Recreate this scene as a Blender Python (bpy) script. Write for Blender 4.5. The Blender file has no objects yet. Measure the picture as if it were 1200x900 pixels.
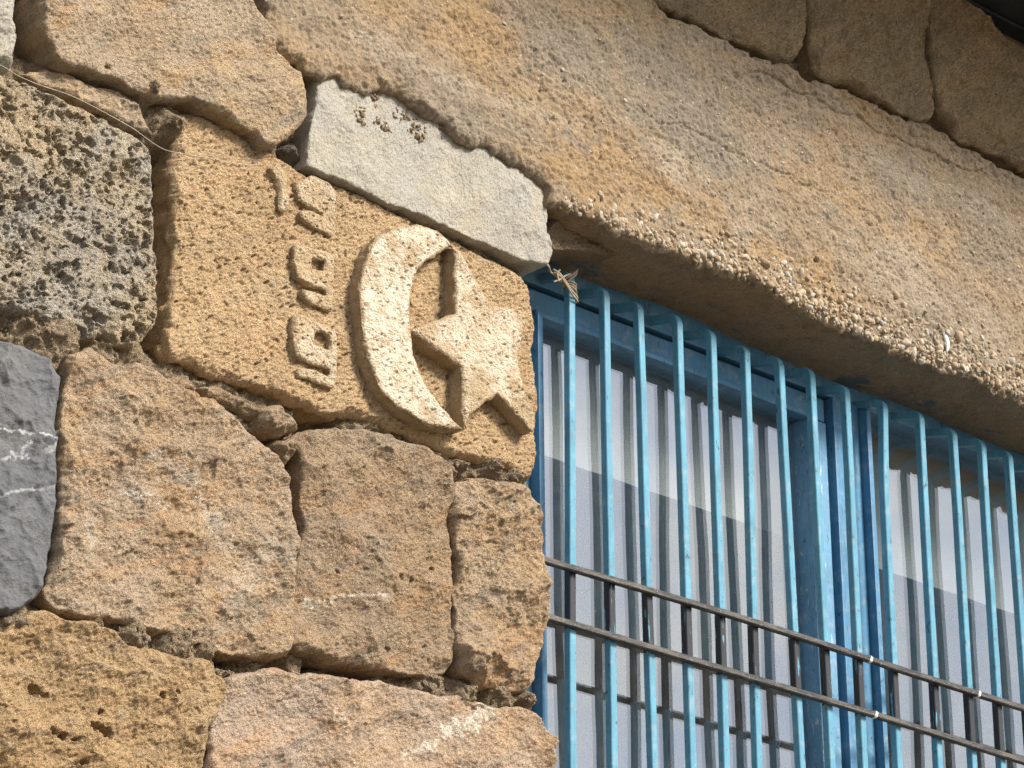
# Rough stone wall with a carved crescent-and-star block, concrete lintel and blue barred window.
# World: X along the wall (to the right), Y into the wall, Z up, metres.
import bpy, math, random
import numpy as np
from mathutils import Vector, Matrix

random.seed(7)
R = math.radians
scene = bpy.context.scene
COL = scene.collection

# ------------------------------------------------------------------ camera
cam_d = bpy.data.cameras.new('camera')
cam = bpy.data.objects.new('camera', cam_d); COL.objects.link(cam)
YAW, PITCH, ROLL = R(43.5), R(22.5), R(-0.5)
fw = Vector((math.sin(YAW)*math.cos(PITCH), math.cos(YAW)*math.cos(PITCH), math.sin(PITCH)))
rt = Vector((math.cos(YAW), -math.sin(YAW), 0)); up = rt.cross(fw)
rt2 = math.cos(ROLL)*rt + math.sin(ROLL)*up; up2 = -math.sin(ROLL)*rt + math.cos(ROLL)*up
mw = Matrix((rt2, up2, -fw)).transposed().to_4x4()
mw.translation = Vector((-3.30697, -3.48482, 1.61005))
cam.matrix_world = mw
cam_d.sensor_width = 36; cam_d.lens = 115.5; cam_d.clip_end = 2000; cam_d.clip_start = 0.1
scene.camera = cam

# ------------------------------------------------------------------ sky and sun
SUN_EL, SUN_AZ = R(38), R(22)          # azimuth measured from the wall's outward normal towards +X
sun_dir = Vector((math.sin(SUN_AZ)*math.cos(SUN_EL), -math.cos(SUN_AZ)*math.cos(SUN_EL), math.sin(SUN_EL)))
world = bpy.data.worlds.new('World'); scene.world = world; world.use_nodes = True
nt = world.node_tree; nt.nodes.clear()
wo = nt.nodes.new('ShaderNodeOutputWorld'); bg = nt.nodes.new('ShaderNodeBackground')
sky = nt.nodes.new('ShaderNodeTexSky'); sky.sky_type = 'NISHITA'; sky.sun_disc = False
sky.sun_elevation = SUN_EL; sky.sun_rotation = math.atan2(sun_dir.x, sun_dir.y)
sky.air_density = 1.0; sky.dust_density = 1.5
tc = nt.nodes.new('ShaderNodeTexCoord'); mp = nt.nodes.new('ShaderNodeMapping')
mp.inputs['Scale'].default_value = (1.0, 1.0, 2.2)
nz = nt.nodes.new('ShaderNodeTexNoise'); nz.inputs['Scale'].default_value = 10.0; nz.inputs['Detail'].default_value = 8
nz.inputs['Roughness'].default_value = 0.5
cr = nt.nodes.new('ShaderNodeValToRGB'); cr.color_ramp.elements[0].position = 0.40; cr.color_ramp.elements[1].position = 0.66
mx = nt.nodes.new('ShaderNodeMix'); mx.data_type = 'RGBA'
mx.inputs['B'].default_value = (9.2, 9.3, 9.3, 1)
nt.links.new(tc.outputs['Generated'], mp.inputs['Vector']); nt.links.new(mp.outputs[0], nz.inputs['Vector'])
nt.links.new(nz.outputs['Fac'], cr.inputs[0]); nt.links.new(cr.outputs[0], mx.inputs['Factor'])
nt.links.new(sky.outputs[0], mx.inputs['A']); nt.links.new(mx.outputs['Result'], bg.inputs['Color'])
bg.inputs['Strength'].default_value = 0.075
nt.links.new(bg.outputs[0], wo.inputs['Surface'])
sl = bpy.data.lights.new('sun', 'SUN'); sl.energy = 3.3; sl.angle = R(16); sl.color = (1.0, 0.915, 0.80)
so = bpy.data.objects.new('sun', sl); COL.objects.link(so)
so.rotation_euler = (-sun_dir).to_track_quat('-Z', 'Y').to_euler(); so.location = (3, -3, 8)

scene.view_settings.view_transform = 'Standard'; scene.view_settings.look = 'None'
scene.view_settings.exposure = 1.10; scene.view_settings.gamma = 1
scene.view_settings.use_curve_mapping = False
scene.render.engine = 'CYCLES'; scene.cycles.use_denoising = True; scene.cycles.denoiser = 'OPENIMAGEDENOISE'; scene.cycles.denoising_input_passes = 'RGB_ALBEDO_NORMAL'; scene.cycles.denoising_prefilter = 'NONE'
scene.cycles.max_bounces = 6; scene.cycles.diffuse_bounces = 4; scene.cycles.transparent_max_bounces = 8

# ------------------------------------------------------------------ measured elevation (X, Z) outlines
OUT = {
  'sliver': (0.0, [[(-1.127,4.350), (-0.968,4.350), (-0.965,3.928), (-0.959,3.868), (-0.958,3.836), (-0.979,3.818), (-1.123,3.814)]]),
  'upper': (-0.012, [[(-0.944,4.350), (-0.937,3.961), (-0.924,3.896), (-0.901,3.866), (-0.880,3.860), (-0.841,3.863), (-0.779,3.858), (-0.729,3.856), (-0.677,3.872), (-0.637,3.874), (-0.588,3.871), (-0.538,3.861), (-0.510,3.851), (-0.472,3.877), (-0.444,3.914), (-0.438,3.964), (-0.447,3.991), (-0.478,3.996), (-0.501,4.011), (-0.517,4.054), (-0.545,4.088), (-0.548,4.350)]]),
  'wedge': (0.012, [[(-0.942,3.825), (-0.905,3.846), (-0.868,3.851), (-0.830,3.852), (-0.776,3.857), (-0.740,3.849), (-0.719,3.828), (-0.702,3.806), (-0.724,3.805), (-0.758,3.807), (-0.805,3.815), (-0.848,3.819), (-0.878,3.818), (-0.919,3.817)]]),
  'porous': (0.0, [[(-1.120,3.775), (-0.993,3.799), (-0.949,3.800), (-0.904,3.798), (-0.874,3.793), (-0.828,3.797), (-0.782,3.789), (-0.745,3.783), (-0.720,3.764), (-0.713,3.711), (-0.709,3.644), (-0.702,3.592), (-0.697,3.546), (-0.700,3.514), (-0.713,3.481), (-0.739,3.455), (-0.766,3.447), (-0.796,3.449), (-0.848,3.448), (-0.899,3.450), (-0.935,3.452), (-0.971,3.452), (-1.096,3.445)]]),
  'carved': (0.02, [[(-0.664,3.861), (-0.620,3.875), (-0.579,3.875), (-0.529,3.868), (-0.487,3.860), (-0.459,3.854), (-0.433,3.844), (-0.404,3.843), (-0.368,3.848), (-0.324,3.844), (-0.254,3.841), (-0.164,3.834), (-0.072,3.827), (0.002,3.823), (0.044,3.813), (0.063,3.794), (0.072,3.761), (0.075,3.701), (0.078,3.643), (0.081,3.584), (0.080,3.525), (0.075,3.483), (0.064,3.459), (0.032,3.459), (-0.001,3.465), (-0.056,3.459), (-0.101,3.459), (-0.163,3.463), (-0.216,3.468), (-0.268,3.471), (-0.336,3.463), (-0.369,3.454), (-0.419,3.457), (-0.469,3.465), (-0.501,3.464), (-0.541,3.460), (-0.589,3.460), (-0.621,3.464), (-0.653,3.464), (-0.667,3.481), (-0.664,3.529), (-0.661,3.570), (-0.660,3.625), (-0.661,3.694), (-0.665,3.748), (-0.664,3.783), (-0.666,3.818)]]),
  'slab': (0.002, [[(-0.405,4.013), (-0.417,3.926), (-0.424,3.844), (-0.392,3.842), (-0.348,3.843), (-0.287,3.837), (-0.180,3.837), (-0.089,3.832), (0.004,3.826), (0.052,3.823), (0.081,3.830), (0.087,3.857), (0.082,3.907), (0.087,3.971), (0.084,4.004), (0.007,4.033), (-0.107,4.048), (-0.217,4.063), (-0.325,4.055)]]),
  'slate': (0.0, [[(-1.092,3.389), (-0.968,3.404), (-0.925,3.408), (-0.896,3.404), (-0.874,3.397), (-0.856,3.373), (-0.856,3.336), (-0.859,3.284), (-0.854,3.235), (-0.855,3.173), (-0.858,3.122), (-0.867,3.082), (-0.880,3.046), (-0.903,3.022), (-0.923,3.013), (-0.944,3.013), (-1.064,2.996)]]),
  'hewn_a': (0.0, [[(-0.847,3.406), (-0.810,3.427), (-0.765,3.421), (-0.712,3.427), (-0.666,3.420), (-0.611,3.411), (-0.564,3.403), (-0.518,3.376), (-0.474,3.360), (-0.456,3.331), (-0.440,3.288), (-0.428,3.252), (-0.430,3.199), (-0.433,3.119), (-0.441,3.077), (-0.459,3.055), (-0.482,3.045), (-0.521,3.045), (-0.568,3.045), (-0.606,3.046), (-0.636,3.049), (-0.666,3.048), (-0.718,3.046), (-0.769,3.040), (-0.812,3.042), (-0.845,3.047), (-0.865,3.055), (-0.856,3.092), (-0.849,3.149), (-0.849,3.224), (-0.849,3.312), (-0.850,3.370)]]),
  'hewn_b': (0.0, [[(-1.061,2.950), (-0.942,2.984), (-0.918,2.997), (-0.889,3.020), (-0.865,3.029), (-0.818,3.019), (-0.760,3.021), (-0.716,3.011), (-0.657,3.010), (-0.597,3.015), (-0.562,3.003), (-0.555,2.979), (-0.569,2.949), (-0.582,2.926), (-0.588,2.892), (-0.590,2.861), (-0.592,2.625), (-1.048,2.625)]]),
  'hewn_c': (0.0, [[(-0.557,2.991), (-0.528,3.010), (-0.458,3.029), (-0.419,3.033), (-0.346,3.040), (-0.264,3.051), (-0.180,3.055), (-0.111,3.058), (-0.041,3.066), (0.008,3.069), (0.039,3.069), (0.066,3.046), (0.082,3.015), (0.092,2.983), (0.105,2.625), (-0.583,2.625), (-0.578,2.863), (-0.575,2.910), (-0.566,2.949)]]),
  'hewn_d': (0.006, [[(-0.446,3.388), (-0.427,3.404), (-0.372,3.425), (-0.314,3.441), (-0.263,3.450), (-0.211,3.450), (-0.162,3.443), (-0.133,3.428), (-0.121,3.398), (-0.125,3.355), (-0.119,3.287), (-0.116,3.219), (-0.118,3.144), (-0.121,3.112), (-0.135,3.098), (-0.175,3.088), (-0.242,3.082), (-0.309,3.074), (-0.358,3.070), (-0.410,3.071), (-0.429,3.081), (-0.427,3.123), (-0.421,3.163), (-0.414,3.217), (-0.411,3.284), (-0.415,3.337), (-0.423,3.375)]]),
  'hewn_e': (0.0, [[(-0.105,3.404), (-0.075,3.421), (-0.020,3.432), (0.017,3.435), (0.042,3.428), (0.061,3.412), (0.071,3.373), (0.080,3.318), (0.084,3.263), (0.080,3.213), (0.071,3.177), (0.049,3.135), (0.025,3.107), (-0.023,3.094), (-0.076,3.092), (-0.106,3.098), (-0.111,3.137), (-0.107,3.192), (-0.109,3.247), (-0.113,3.301), (-0.116,3.349), (-0.111,3.385)]]),
  'top_a': (0.0, [[(0.209,4.770), (0.295,4.453), (0.401,4.429), (0.509,4.426), (0.599,4.425), (0.655,4.426), (0.701,4.432), (0.736,4.466), (0.754,4.505), (0.756,4.577), (0.752,4.770)]]),
  'top_b': (-0.005, [[(0.767,4.770), (0.767,4.579), (0.763,4.470), (0.770,4.438), (0.800,4.425), (0.871,4.437), (0.944,4.439), (1.017,4.438), (1.066,4.435), (1.097,4.444), (1.112,4.478), (1.107,4.540), (1.104,4.613), (1.112,4.709), (1.112,4.770)]]),
  'top_c': (0.0, [[(1.129,4.770), (1.129,4.717), (1.127,4.604), (1.129,4.513), (1.145,4.475), (1.188,4.446), (1.239,4.442), (1.302,4.448), (1.380,4.441), (1.708,4.447), (1.743,4.710), (1.410,4.723), (1.306,4.749), (1.228,4.770)]]),
  'chip_a': (0.02, [[(-0.663,3.436), (-0.636,3.448), (-0.612,3.445), (-0.598,3.433), (-0.605,3.423), (-0.635,3.424), (-0.655,3.429)]]),
  'chip_b': (0.012, [[(-0.601,3.435), (-0.568,3.448), (-0.531,3.448), (-0.501,3.437), (-0.489,3.424), (-0.497,3.411), (-0.522,3.414), (-0.562,3.420), (-0.593,3.424)]]),
  'chip_c': (0.0, [[(-0.496,3.430), (-0.460,3.445), (-0.444,3.438), (-0.432,3.426), (-0.424,3.414), (-0.443,3.401), (-0.467,3.391), (-0.495,3.391), (-0.501,3.408)]]),
  'chip_d': (0.012, [[(-0.459,3.389), (-0.433,3.400), (-0.421,3.391), (-0.424,3.370), (-0.440,3.353), (-0.455,3.362), (-0.463,3.377)]]),
  'chip_e': (0.01, [[(-0.144,3.442), (-0.119,3.447), (-0.094,3.434), (-0.103,3.420), (-0.126,3.426)]]),
  'chip_f': (0.03, [[(-0.447,3.879), (-0.417,3.907), (-0.397,3.902), (-0.399,3.866), (-0.420,3.852), (-0.440,3.861)]]),
  'chip_g': (0.02, [[(-0.518,4.134), (-0.496,4.120), (-0.490,4.097), (-0.498,4.076), (-0.514,4.094)]]),
  'chip_h': (0.035, [[(-0.372,3.061), (-0.345,3.069), (-0.336,3.058), (-0.352,3.046), (-0.372,3.047)]]),
  'lintel': (-0.016, [[(-0.538,4.350), (-0.517,4.060), (-0.496,4.016), (-0.458,3.999), (-0.423,3.996), (-0.375,4.002), (-0.340,4.004), (-0.305,4.011), (-0.233,4.019), (-0.179,4.007), (-0.114,3.993), (-0.039,3.994), (0.018,3.982), (0.069,3.959), (0.073,3.935), (0.183,3.939), (0.303,3.935), (0.449,3.939), (0.599,3.941), (0.731,3.925), (0.868,3.926), (1.008,3.919), (1.130,3.930), (1.304,3.923), (1.645,3.921), (2.314,3.926), (2.406,4.435), (1.711,4.414), (1.356,4.409), (1.216,4.410), (1.151,4.413), (1.089,4.426), (1.002,4.414), (0.929,4.417), (0.857,4.415), (0.774,4.405), (0.694,4.409), (0.636,4.399), (0.580,4.398), (0.491,4.400), (0.383,4.402), (0.278,4.426), (0.176,4.501)]]),
  'crescent': (-0.008, [[(-0.129,3.796), (-0.162,3.813), (-0.207,3.810), (-0.248,3.793), (-0.283,3.767), (-0.309,3.732), (-0.322,3.692), (-0.325,3.648), (-0.318,3.600), (-0.309,3.561), (-0.294,3.530), (-0.272,3.506), (-0.237,3.491), (-0.195,3.482), (-0.153,3.482), (-0.109,3.492), (-0.117,3.495), (-0.153,3.512), (-0.189,3.545), (-0.213,3.585), (-0.221,3.624), (-0.224,3.659), (-0.219,3.698), (-0.207,3.731), (-0.176,3.765), (-0.137,3.796)]]),
  'star': (-0.0085, [[(-0.223,3.625), (-0.130,3.681), (-0.130,3.795), (-0.117,3.793), (-0.081,3.750), (-0.050,3.718), (0.016,3.732), (0.027,3.723), (0.006,3.650), (0.018,3.602), (0.045,3.537), (0.039,3.527), (-0.040,3.570), (-0.095,3.518), (-0.107,3.492), (-0.116,3.536), (-0.116,3.595)]]),
  'num_a': (0.008, [[(-0.489,3.820), (-0.474,3.827), (-0.461,3.820), (-0.458,3.765), (-0.471,3.758), (-0.472,3.790), (-0.477,3.807)]]),
  'num_b': (0.008, [[(-0.437,3.813), (-0.410,3.831), (-0.386,3.830), (-0.365,3.819), (-0.363,3.759), (-0.369,3.748), (-0.402,3.752), (-0.429,3.757), (-0.429,3.768), (-0.409,3.772), (-0.385,3.772), (-0.385,3.779), (-0.406,3.784), (-0.433,3.787)]]),
  'num_c': (0.008, [[(-0.438,3.707), (-0.418,3.710), (-0.370,3.711), (-0.365,3.695), (-0.364,3.630), (-0.369,3.622), (-0.396,3.625), (-0.423,3.629), (-0.423,3.639), (-0.383,3.639), (-0.376,3.643), (-0.378,3.654), (-0.434,3.656)], [(-0.406,3.698), (-0.382,3.699), (-0.382,3.682), (-0.406,3.680)]]),
  'num_d': (0.008, [[(-0.434,3.590), (-0.412,3.595), (-0.362,3.586), (-0.358,3.570), (-0.357,3.510), (-0.363,3.498), (-0.397,3.499), (-0.425,3.498), (-0.425,3.509), (-0.394,3.511), (-0.370,3.512), (-0.369,3.525), (-0.433,3.530)], [(-0.400,3.577), (-0.385,3.584), (-0.372,3.577), (-0.369,3.554), (-0.400,3.554)]]),
  'mortar': (0.036, [[(-1.113,4.011), (0.250,4.553), (0.374,4.464), (1.795,4.526), (1.769,4.327), (0.114,3.886), (0.059,3.838), (0.055,3.465), (0.073,3.455), (0.056,3.127), (0.067,2.625), (-1.025,2.625)]]),
}
HOLES_B = [(-0.672,2.949,0.007,0.016), (-0.646,2.958,0.004,0.01), (-0.769,2.907,0.009,0.014), (-0.780,2.881,0.013,0.016), (-0.759,2.879,0.012,0.018), (-0.848,2.863,0.008,0.016), (-0.829,2.860,0.007,0.016), (-0.815,2.858,0.007,0.012), (-0.875,2.914,0.012,0.014), (-0.857,2.911,0.009,0.01), (-0.785,2.848,0.005,0.008), (-0.797,2.830,0.006,0.01), (-0.729,3.031,0.012,0.01), ]
HOLES_P = [(-0.833,3.449,0.016,0.02), (-0.788,3.446,0.02,0.02), (-0.737,3.480,0.012,0.012), (-0.803,3.478,0.01,0.012), (-0.763,3.486,0.009,0.01), (-0.882,3.663,0.012,0.01), (-0.851,3.743,0.011,0.012), (-0.833,3.745,0.01,0.012), (-0.869,3.701,0.008,0.012), (-0.849,3.705,0.006,0.012), (-0.952,3.607,0.02,0.008), (-0.788,3.588,0.009,0.01), (-0.845,3.585,0.009,0.01), (-0.875,3.538,0.008,0.01), (-0.967,3.668,0.014,0.01), (-0.739,3.511,0.008,0.01), ]
HOLES_D = [(-0.160,3.258,0.006,0.008), (-0.346,3.208,0.005,0.006), (-0.232,3.225,0.008,0.006), (-0.205,3.227,0.007,0.006), (-0.248,3.111,0.006,0.008), (-0.172,3.131,0.005,0.005), (-0.426,3.163,0.006,0.012), ]
MORT = [(-0.680,3.834,0.03,0.05), (-0.732,3.867,0.022,0.045), (-0.810,3.877,0.02,0.045), (-0.871,3.874,0.02,0.04), (-0.455,4.072,0.03,0.055), (-0.432,4.028,0.02,0.04), (-0.870,3.442,0.05,0.04), (-0.773,3.436,0.03,0.035), (-0.914,3.455,0.03,0.03), (-0.709,3.034,0.03,0.045), (-0.635,3.035,0.035,0.045), (-0.574,3.035,0.03,0.04), (-0.546,3.019,0.02,0.04), (-0.782,3.039,0.025,0.03), (-0.434,3.047,0.03,0.035), (-0.481,3.039,0.02,0.02), (-0.153,3.075,0.03,0.03), (-0.084,3.080,0.03,0.035), (-0.013,3.089,0.03,0.035), (0.041,3.092,0.02,0.03), (-0.019,3.459,0.02,0.035), (0.027,3.456,0.02,0.035), (-0.083,3.445,0.01,0.03), (-0.901,3.004,0.03,0.03), (-0.533,2.940,0.02,-0.01), (-0.404,3.292,0.02,0.005), ]
VEIN_D = [(-0.394,3.148,-0.348,3.169,0.006,1), (-0.348,3.169,-0.257,3.188,0.004,0.8), ]
VEIN_C = [(-0.205,2.952,-0.129,3.003,0.01,0.8), (-0.129,3.003,-0.045,3.054,0.016,1), (-0.213,2.939,-0.200,2.955,0.006,0.7), (-0.362,2.983,-0.345,2.977,0.01,0.5), ]
VEIN_A = [(-0.691,3.297,-0.622,3.282,0.018,0.5), (-0.606,3.254,-0.549,3.196,0.02,0.5), (-0.717,2.867,-0.666,2.865,0.01,0.4), (-0.734,3.234,-0.666,3.242,0.012,0.7), (-0.555,3.118,-0.479,3.213,0.03,0.35), (-0.798,3.187,-0.789,3.151,0.012,0.5), ]
VEIN_S = [(-0.987,3.267,-0.853,3.280,0.003,1), (-0.909,3.246,-0.941,3.235,0.006,0.8), (-0.903,3.260,-0.930,3.243,0.005,0.7), (-0.872,3.269,-0.878,3.254,0.004,0.6), (-0.967,3.169,-0.864,3.208,0.003,0.6), ]
BARS = [(0.2199,3.8902,0.2059,3.0304), (0.3024,3.8854,0.2985,3.0479), (0.3845,3.8830,0.3904,3.0652), (0.4790,3.8886,0.4815,3.0824), (0.5644,3.8845,0.5615,3.0975), (0.6513,3.8788,0.6410,3.1125), (0.7381,3.8823,0.7504,3.1331), (0.8220,3.8845,0.8272,3.1476), (0.9161,3.8775,0.9124,3.1637), (1.0102,3.8766,1.0063,3.1814), (1.1237,3.8822,1.1168,3.2023), (1.2188,3.8736,1.2144,3.2207), (1.3016,3.8749,1.2970,3.2363), (1.3828,3.8720,1.3824,3.2524), (1.4705,3.8686,1.4748,3.2698), (1.5625,3.8659,1.5719,3.2881), (1.6564,3.8649,1.6712,3.3069), ]
RAIL_A = [(0.0708,3.3569), (0.1553,3.3574), (0.4197,3.3622), (0.7557,3.3636), (0.9790,3.3583), (1.3613,3.3578), (1.6964,3.3576), ]
RAIL_B = [(0.0698,3.2641), (0.1631,3.2630), (0.4160,3.2630), (0.7062,3.2612), (0.9714,3.2616), (1.3011,3.2552), (1.6826,3.2534), ]
MARKS = [(0,0.929),(0,1.226),(1,0.935)]
MORT_DEEP = [(-0.671,3.778,0.022,0.05), (-0.673,3.742,0.022,0.05), (-0.671,3.708,0.022,0.05), (-0.670,3.674,0.022,0.05), (-0.668,3.640,0.022,0.05), (-0.669,3.605,0.022,0.05), (-0.669,3.571,0.022,0.05), (-0.670,3.537,0.022,0.05), (-0.672,3.502,0.022,0.05), (-0.423,3.875,0.022,0.05), (-0.415,3.343,0.022,0.05), (-0.409,3.305,0.022,0.05), (-0.404,3.266,0.022,0.05), (-0.404,3.226,0.022,0.05), (-0.407,3.185,0.022,0.05), (-0.411,3.145,0.022,0.05), (-0.413,3.106,0.022,0.05), (-0.096,3.341,0.022,0.05), (-0.092,3.300,0.022,0.05), (-0.089,3.259,0.022,0.05), (-0.089,3.218,0.022,0.05), (-0.091,3.176,0.022,0.05), (-0.092,3.142,0.022,0.05), (-0.272,3.073,0.022,0.05), (-0.321,3.069,0.022,0.05), (-0.362,3.067,0.022,0.05), (-0.499,4.093,0.022,0.05), (-0.484,4.054,0.022,0.05), (-0.472,4.028,0.022,0.05), (-0.381,3.442,0.022,0.05), (-0.344,3.452,0.022,0.05), (-0.555,2.924,0.022,0.05), (-0.560,2.892,0.022,0.05), (-0.920,3.929,0.022,0.05), (-0.921,3.893,0.022,0.05), (-0.442,3.045,0.022,0.05), (-0.544,3.041,0.022,0.05), ]
CRUMBS = [(-0.319,3.971,0.006), (-0.319,3.959,0.006), (-0.280,3.969,0.007), (-0.269,3.961,0.006), (-0.222,3.992,0.009), (-0.201,3.984,0.008), (-0.192,3.975,0.006), (-0.237,3.999,0.01), (-0.146,4.003,0.006), (-0.090,3.995,0.006), (-0.291,4.011,0.008), ]
DRIP = [(1.076,3.977,), ]
STAIN_O = [(-0.085,4.205,0.1,0.8), (-0.252,4.166,0.07,0.5), (0.186,4.055,0.1,0.8), (0.286,4.041,0.09,0.9), (0.164,3.993,0.07,0.8), (0.453,4.030,0.08,0.6), (0.603,4.004,0.07,0.9), (0.736,3.996,0.06,0.7), (0.749,4.201,0.1,0.5), (-0.495,4.009,0.05,0.6), (0.881,4.420,0.07,0.5), (0.554,3.908,0.05,0.8), ]
STAIN_G = [(0.396,4.200,0.12,0.9), (0.481,4.179,0.09,0.8), (0.110,4.229,0.12,0.6), (-0.215,4.011,0.12,0.6), (-0.086,4.018,0.08,0.6), (0.989,4.263,0.1,0.7), (1.209,4.228,0.12,0.6), (0.667,4.345,0.1,0.5), (0.146,4.058,0.03,0.8), (0.315,4.270,0.1,0.7), (1.118,4.060,0.08,0.4), ]
STAIN_P = [(0.371,4.093,0.05,0.7), (0.833,4.076,0.06,0.5), (0.973,4.068,0.1,0.55), (1.187,4.011,0.1,0.6), (0.562,4.057,0.05,0.5), (-0.306,4.093,0.04,0.5), (1.036,4.243,0.05,0.5), ]
STREAK_P = [(-0.341,4.095,-0.123,4.082,0.022,0.8), (-0.123,4.082,0.147,4.098,0.022,0.7), (0.896,4.302,1.090,4.296,0.02,0.6), (1.090,4.296,1.343,4.288,0.025,0.6), ]


# ------------------------------------------------------------------ numpy noise
def _hash(ix, iy, seed):
    h = (ix.astype(np.int64)*374761393 + iy.astype(np.int64)*668265263 + seed*1442695041) & 0xffffffff
    h = ((h ^ (h >> 13))*1274126177) & 0xffffffff
    h = ((h ^ (h >> 16))*2246822519) & 0xffffffff
    return (h ^ (h >> 15)) & 0xffffffff
def perlin(x, y, seed=0):
    x0 = np.floor(x); y0 = np.floor(y); fx = x-x0; fy = y-y0
    u = fx*fx*fx*(fx*(fx*6-15)+10); v = fy*fy*fy*(fy*(fy*6-15)+10)
    def g(dx, dy):
        a = _hash(x0+dx, y0+dy, seed)*(2*math.pi/4294967296.0)
        return np.cos(a)*(fx-dx) + np.sin(a)*(fy-dy)
    a = g(0, 0); b = g(1, 0); c = g(0, 1); d = g(1, 1)
    return ((a+(b-a)*u)*(1-v) + (c+(d-c)*u)*v)*1.5
def fbm(x, y, wl, octs=4, seed=0, gain=0.5):
    s = np.zeros_like(x); a = 1.0; f = 1.0/wl
    for o in range(octs):
        s += a*perlin(x*f+13.7*o, y*f-7.3*o, seed+o*17); a *= gain; f *= 2.03
    return s
def worley(x, y, cell, seed=0):
    """F1 distance (metres), random value of the nearest cell, offset to its point."""
    gx = x/cell; gy = y/cell; ix = np.floor(gx); iy = np.floor(gy)
    best = np.full(x.shape, 1e9); f2 = np.full(x.shape, 1e9); rid = np.zeros(x.shape); ox = np.zeros(x.shape); oy = np.zeros(x.shape)
    for dx in (-1, 0, 1):
        for dy in (-1, 0, 1):
            cx = ix+dx; cy = iy+dy
            px = cx + _hash(cx, cy, seed)/4294967296.0; py = cy + _hash(cx, cy, seed+5)/4294967296.0
            d = np.hypot(gx-px, gy-py); m = d < best
            f2 = np.where(m, best, np.minimum(f2, d))
            rid = np.where(m, _hash(cx, cy, seed+9)/4294967296.0, rid)
            ox = np.where(m, gx-px, ox); oy = np.where(m, gy-py, oy); best = np.where(m, d, best)
    return best*cell, rid, ox*cell, oy*cell, f2*cell
def sstep(a, b, x):
    t = np.clip((x-a)/(b-a), 0, 1); return t*t*(3-2*t)

# ------------------------------------------------------------------ mesh building
def mesh_from(name, V, F4=None, F3=None, smooth=True):
    me = bpy.data.meshes.new(name)
    V = np.asarray(V, np.float32)
    parts = []; starts = []; tot = 0
    loops = []
    if F4 is not None and len(F4): loops.append(np.asarray(F4, np.int32).ravel())
    if F3 is not None and len(F3): loops.append(np.asarray(F3, np.int32).ravel())
    n4 = 0 if F4 is None else len(F4); n3 = 0 if F3 is None else len(F3)
    lp = np.concatenate(loops)
    st = np.concatenate([np.arange(n4)*4, n4*4 + np.arange(n3)*3]).astype(np.int32)
    me.vertices.add(len(V)); me.vertices.foreach_set('co', V.ravel())
    me.loops.add(len(lp)); me.loops.foreach_set('vertex_index', lp)
    me.polygons.add(n4+n3); me.polygons.foreach_set('loop_start', st)
    me.update(calc_edges=True); me.validate()
    if smooth: me.shade_smooth()
    return me
def link(name, me, mat, parent=None):
    o = bpy.data.objects.new(name, me); COL.objects.link(o)
    if mat: me.materials.append(mat)
    if parent: o.parent = parent
    return o
def tag(o, label=None, cat=None, group=None, kind=None):
    if label: o['label'] = label
    if cat: o['category'] = cat
    if group: o['group'] = group
    if kind: o['kind'] = kind
    return o
def empty(name, loc):
    o = bpy.data.objects.new(name, None); COL.objects.link(o); o.location = loc; o.empty_display_size = .1
    return o
def part(name, V, F4, F3, mat, parent, smooth=True, attrs=None):
    """mesh in world coordinates -> object whose origin is its own centre, parented to an unrotated parent."""
    V = np.asarray(V, float); c = (V.min(0)+V.max(0))/2
    me = mesh_from(name, V-c, F4, F3, smooth)
    if attrs:
        for k, a in attrs.items():
            at = me.attributes.new(k, 'FLOAT', 'POINT'); at.data.foreach_set('value', np.asarray(a, np.float32))
    o = link(name, me, mat, parent)
    base = Vector((0, 0, 0)); p = parent
    while p is not None: base += p.location; p = p.parent
    o.location = Vector(c) - base
    return o

def refine(loop, step, amp, seed, curve=True, grow=0.0):
    P = np.array(loop, float); n = len(P); out = []
    for i in range(n):
        p0, p1, p2, p3 = P[i-1], P[i], P[(i+1) % n], P[(i+2) % n]
        L = np.hypot(*(p2-p1)); k = max(1, int(L/step))
        for j in range(k):
            t = j/k
            lin = p1+(p2-p1)*t
            if curve:
                cr_ = 0.5*((2*p1)+(-p0+p2)*t+(2*p0-5*p1+4*p2-p3)*t*t+(-p0+3*p1-3*p2+p3)*t**3)
                lin = lin*.45+cr_*.55
            out.append(lin)
    Q = np.array(out); T = np.roll(Q, -1, 0)-np.roll(Q, 1, 0); T /= np.hypot(T[:, 0], T[:, 1])[:, None]+1e-9
    nrm = np.stack([T[:, 1], -T[:, 0]], 1)
    d = amp*(fbm(Q[:, 0], Q[:, 1], .07, 4, seed, .65)+.45*np.abs(fbm(Q[:, 0], Q[:, 1], .022, 2, seed+3)))
    if grow:
        ar = np.sum(Q[:, 0]*np.roll(Q[:, 1], -1)-np.roll(Q[:, 0], -1)*Q[:, 1])
        d = d+grow*(1 if ar > 0 else -1)
    return Q+nrm*d[:, None]
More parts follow.
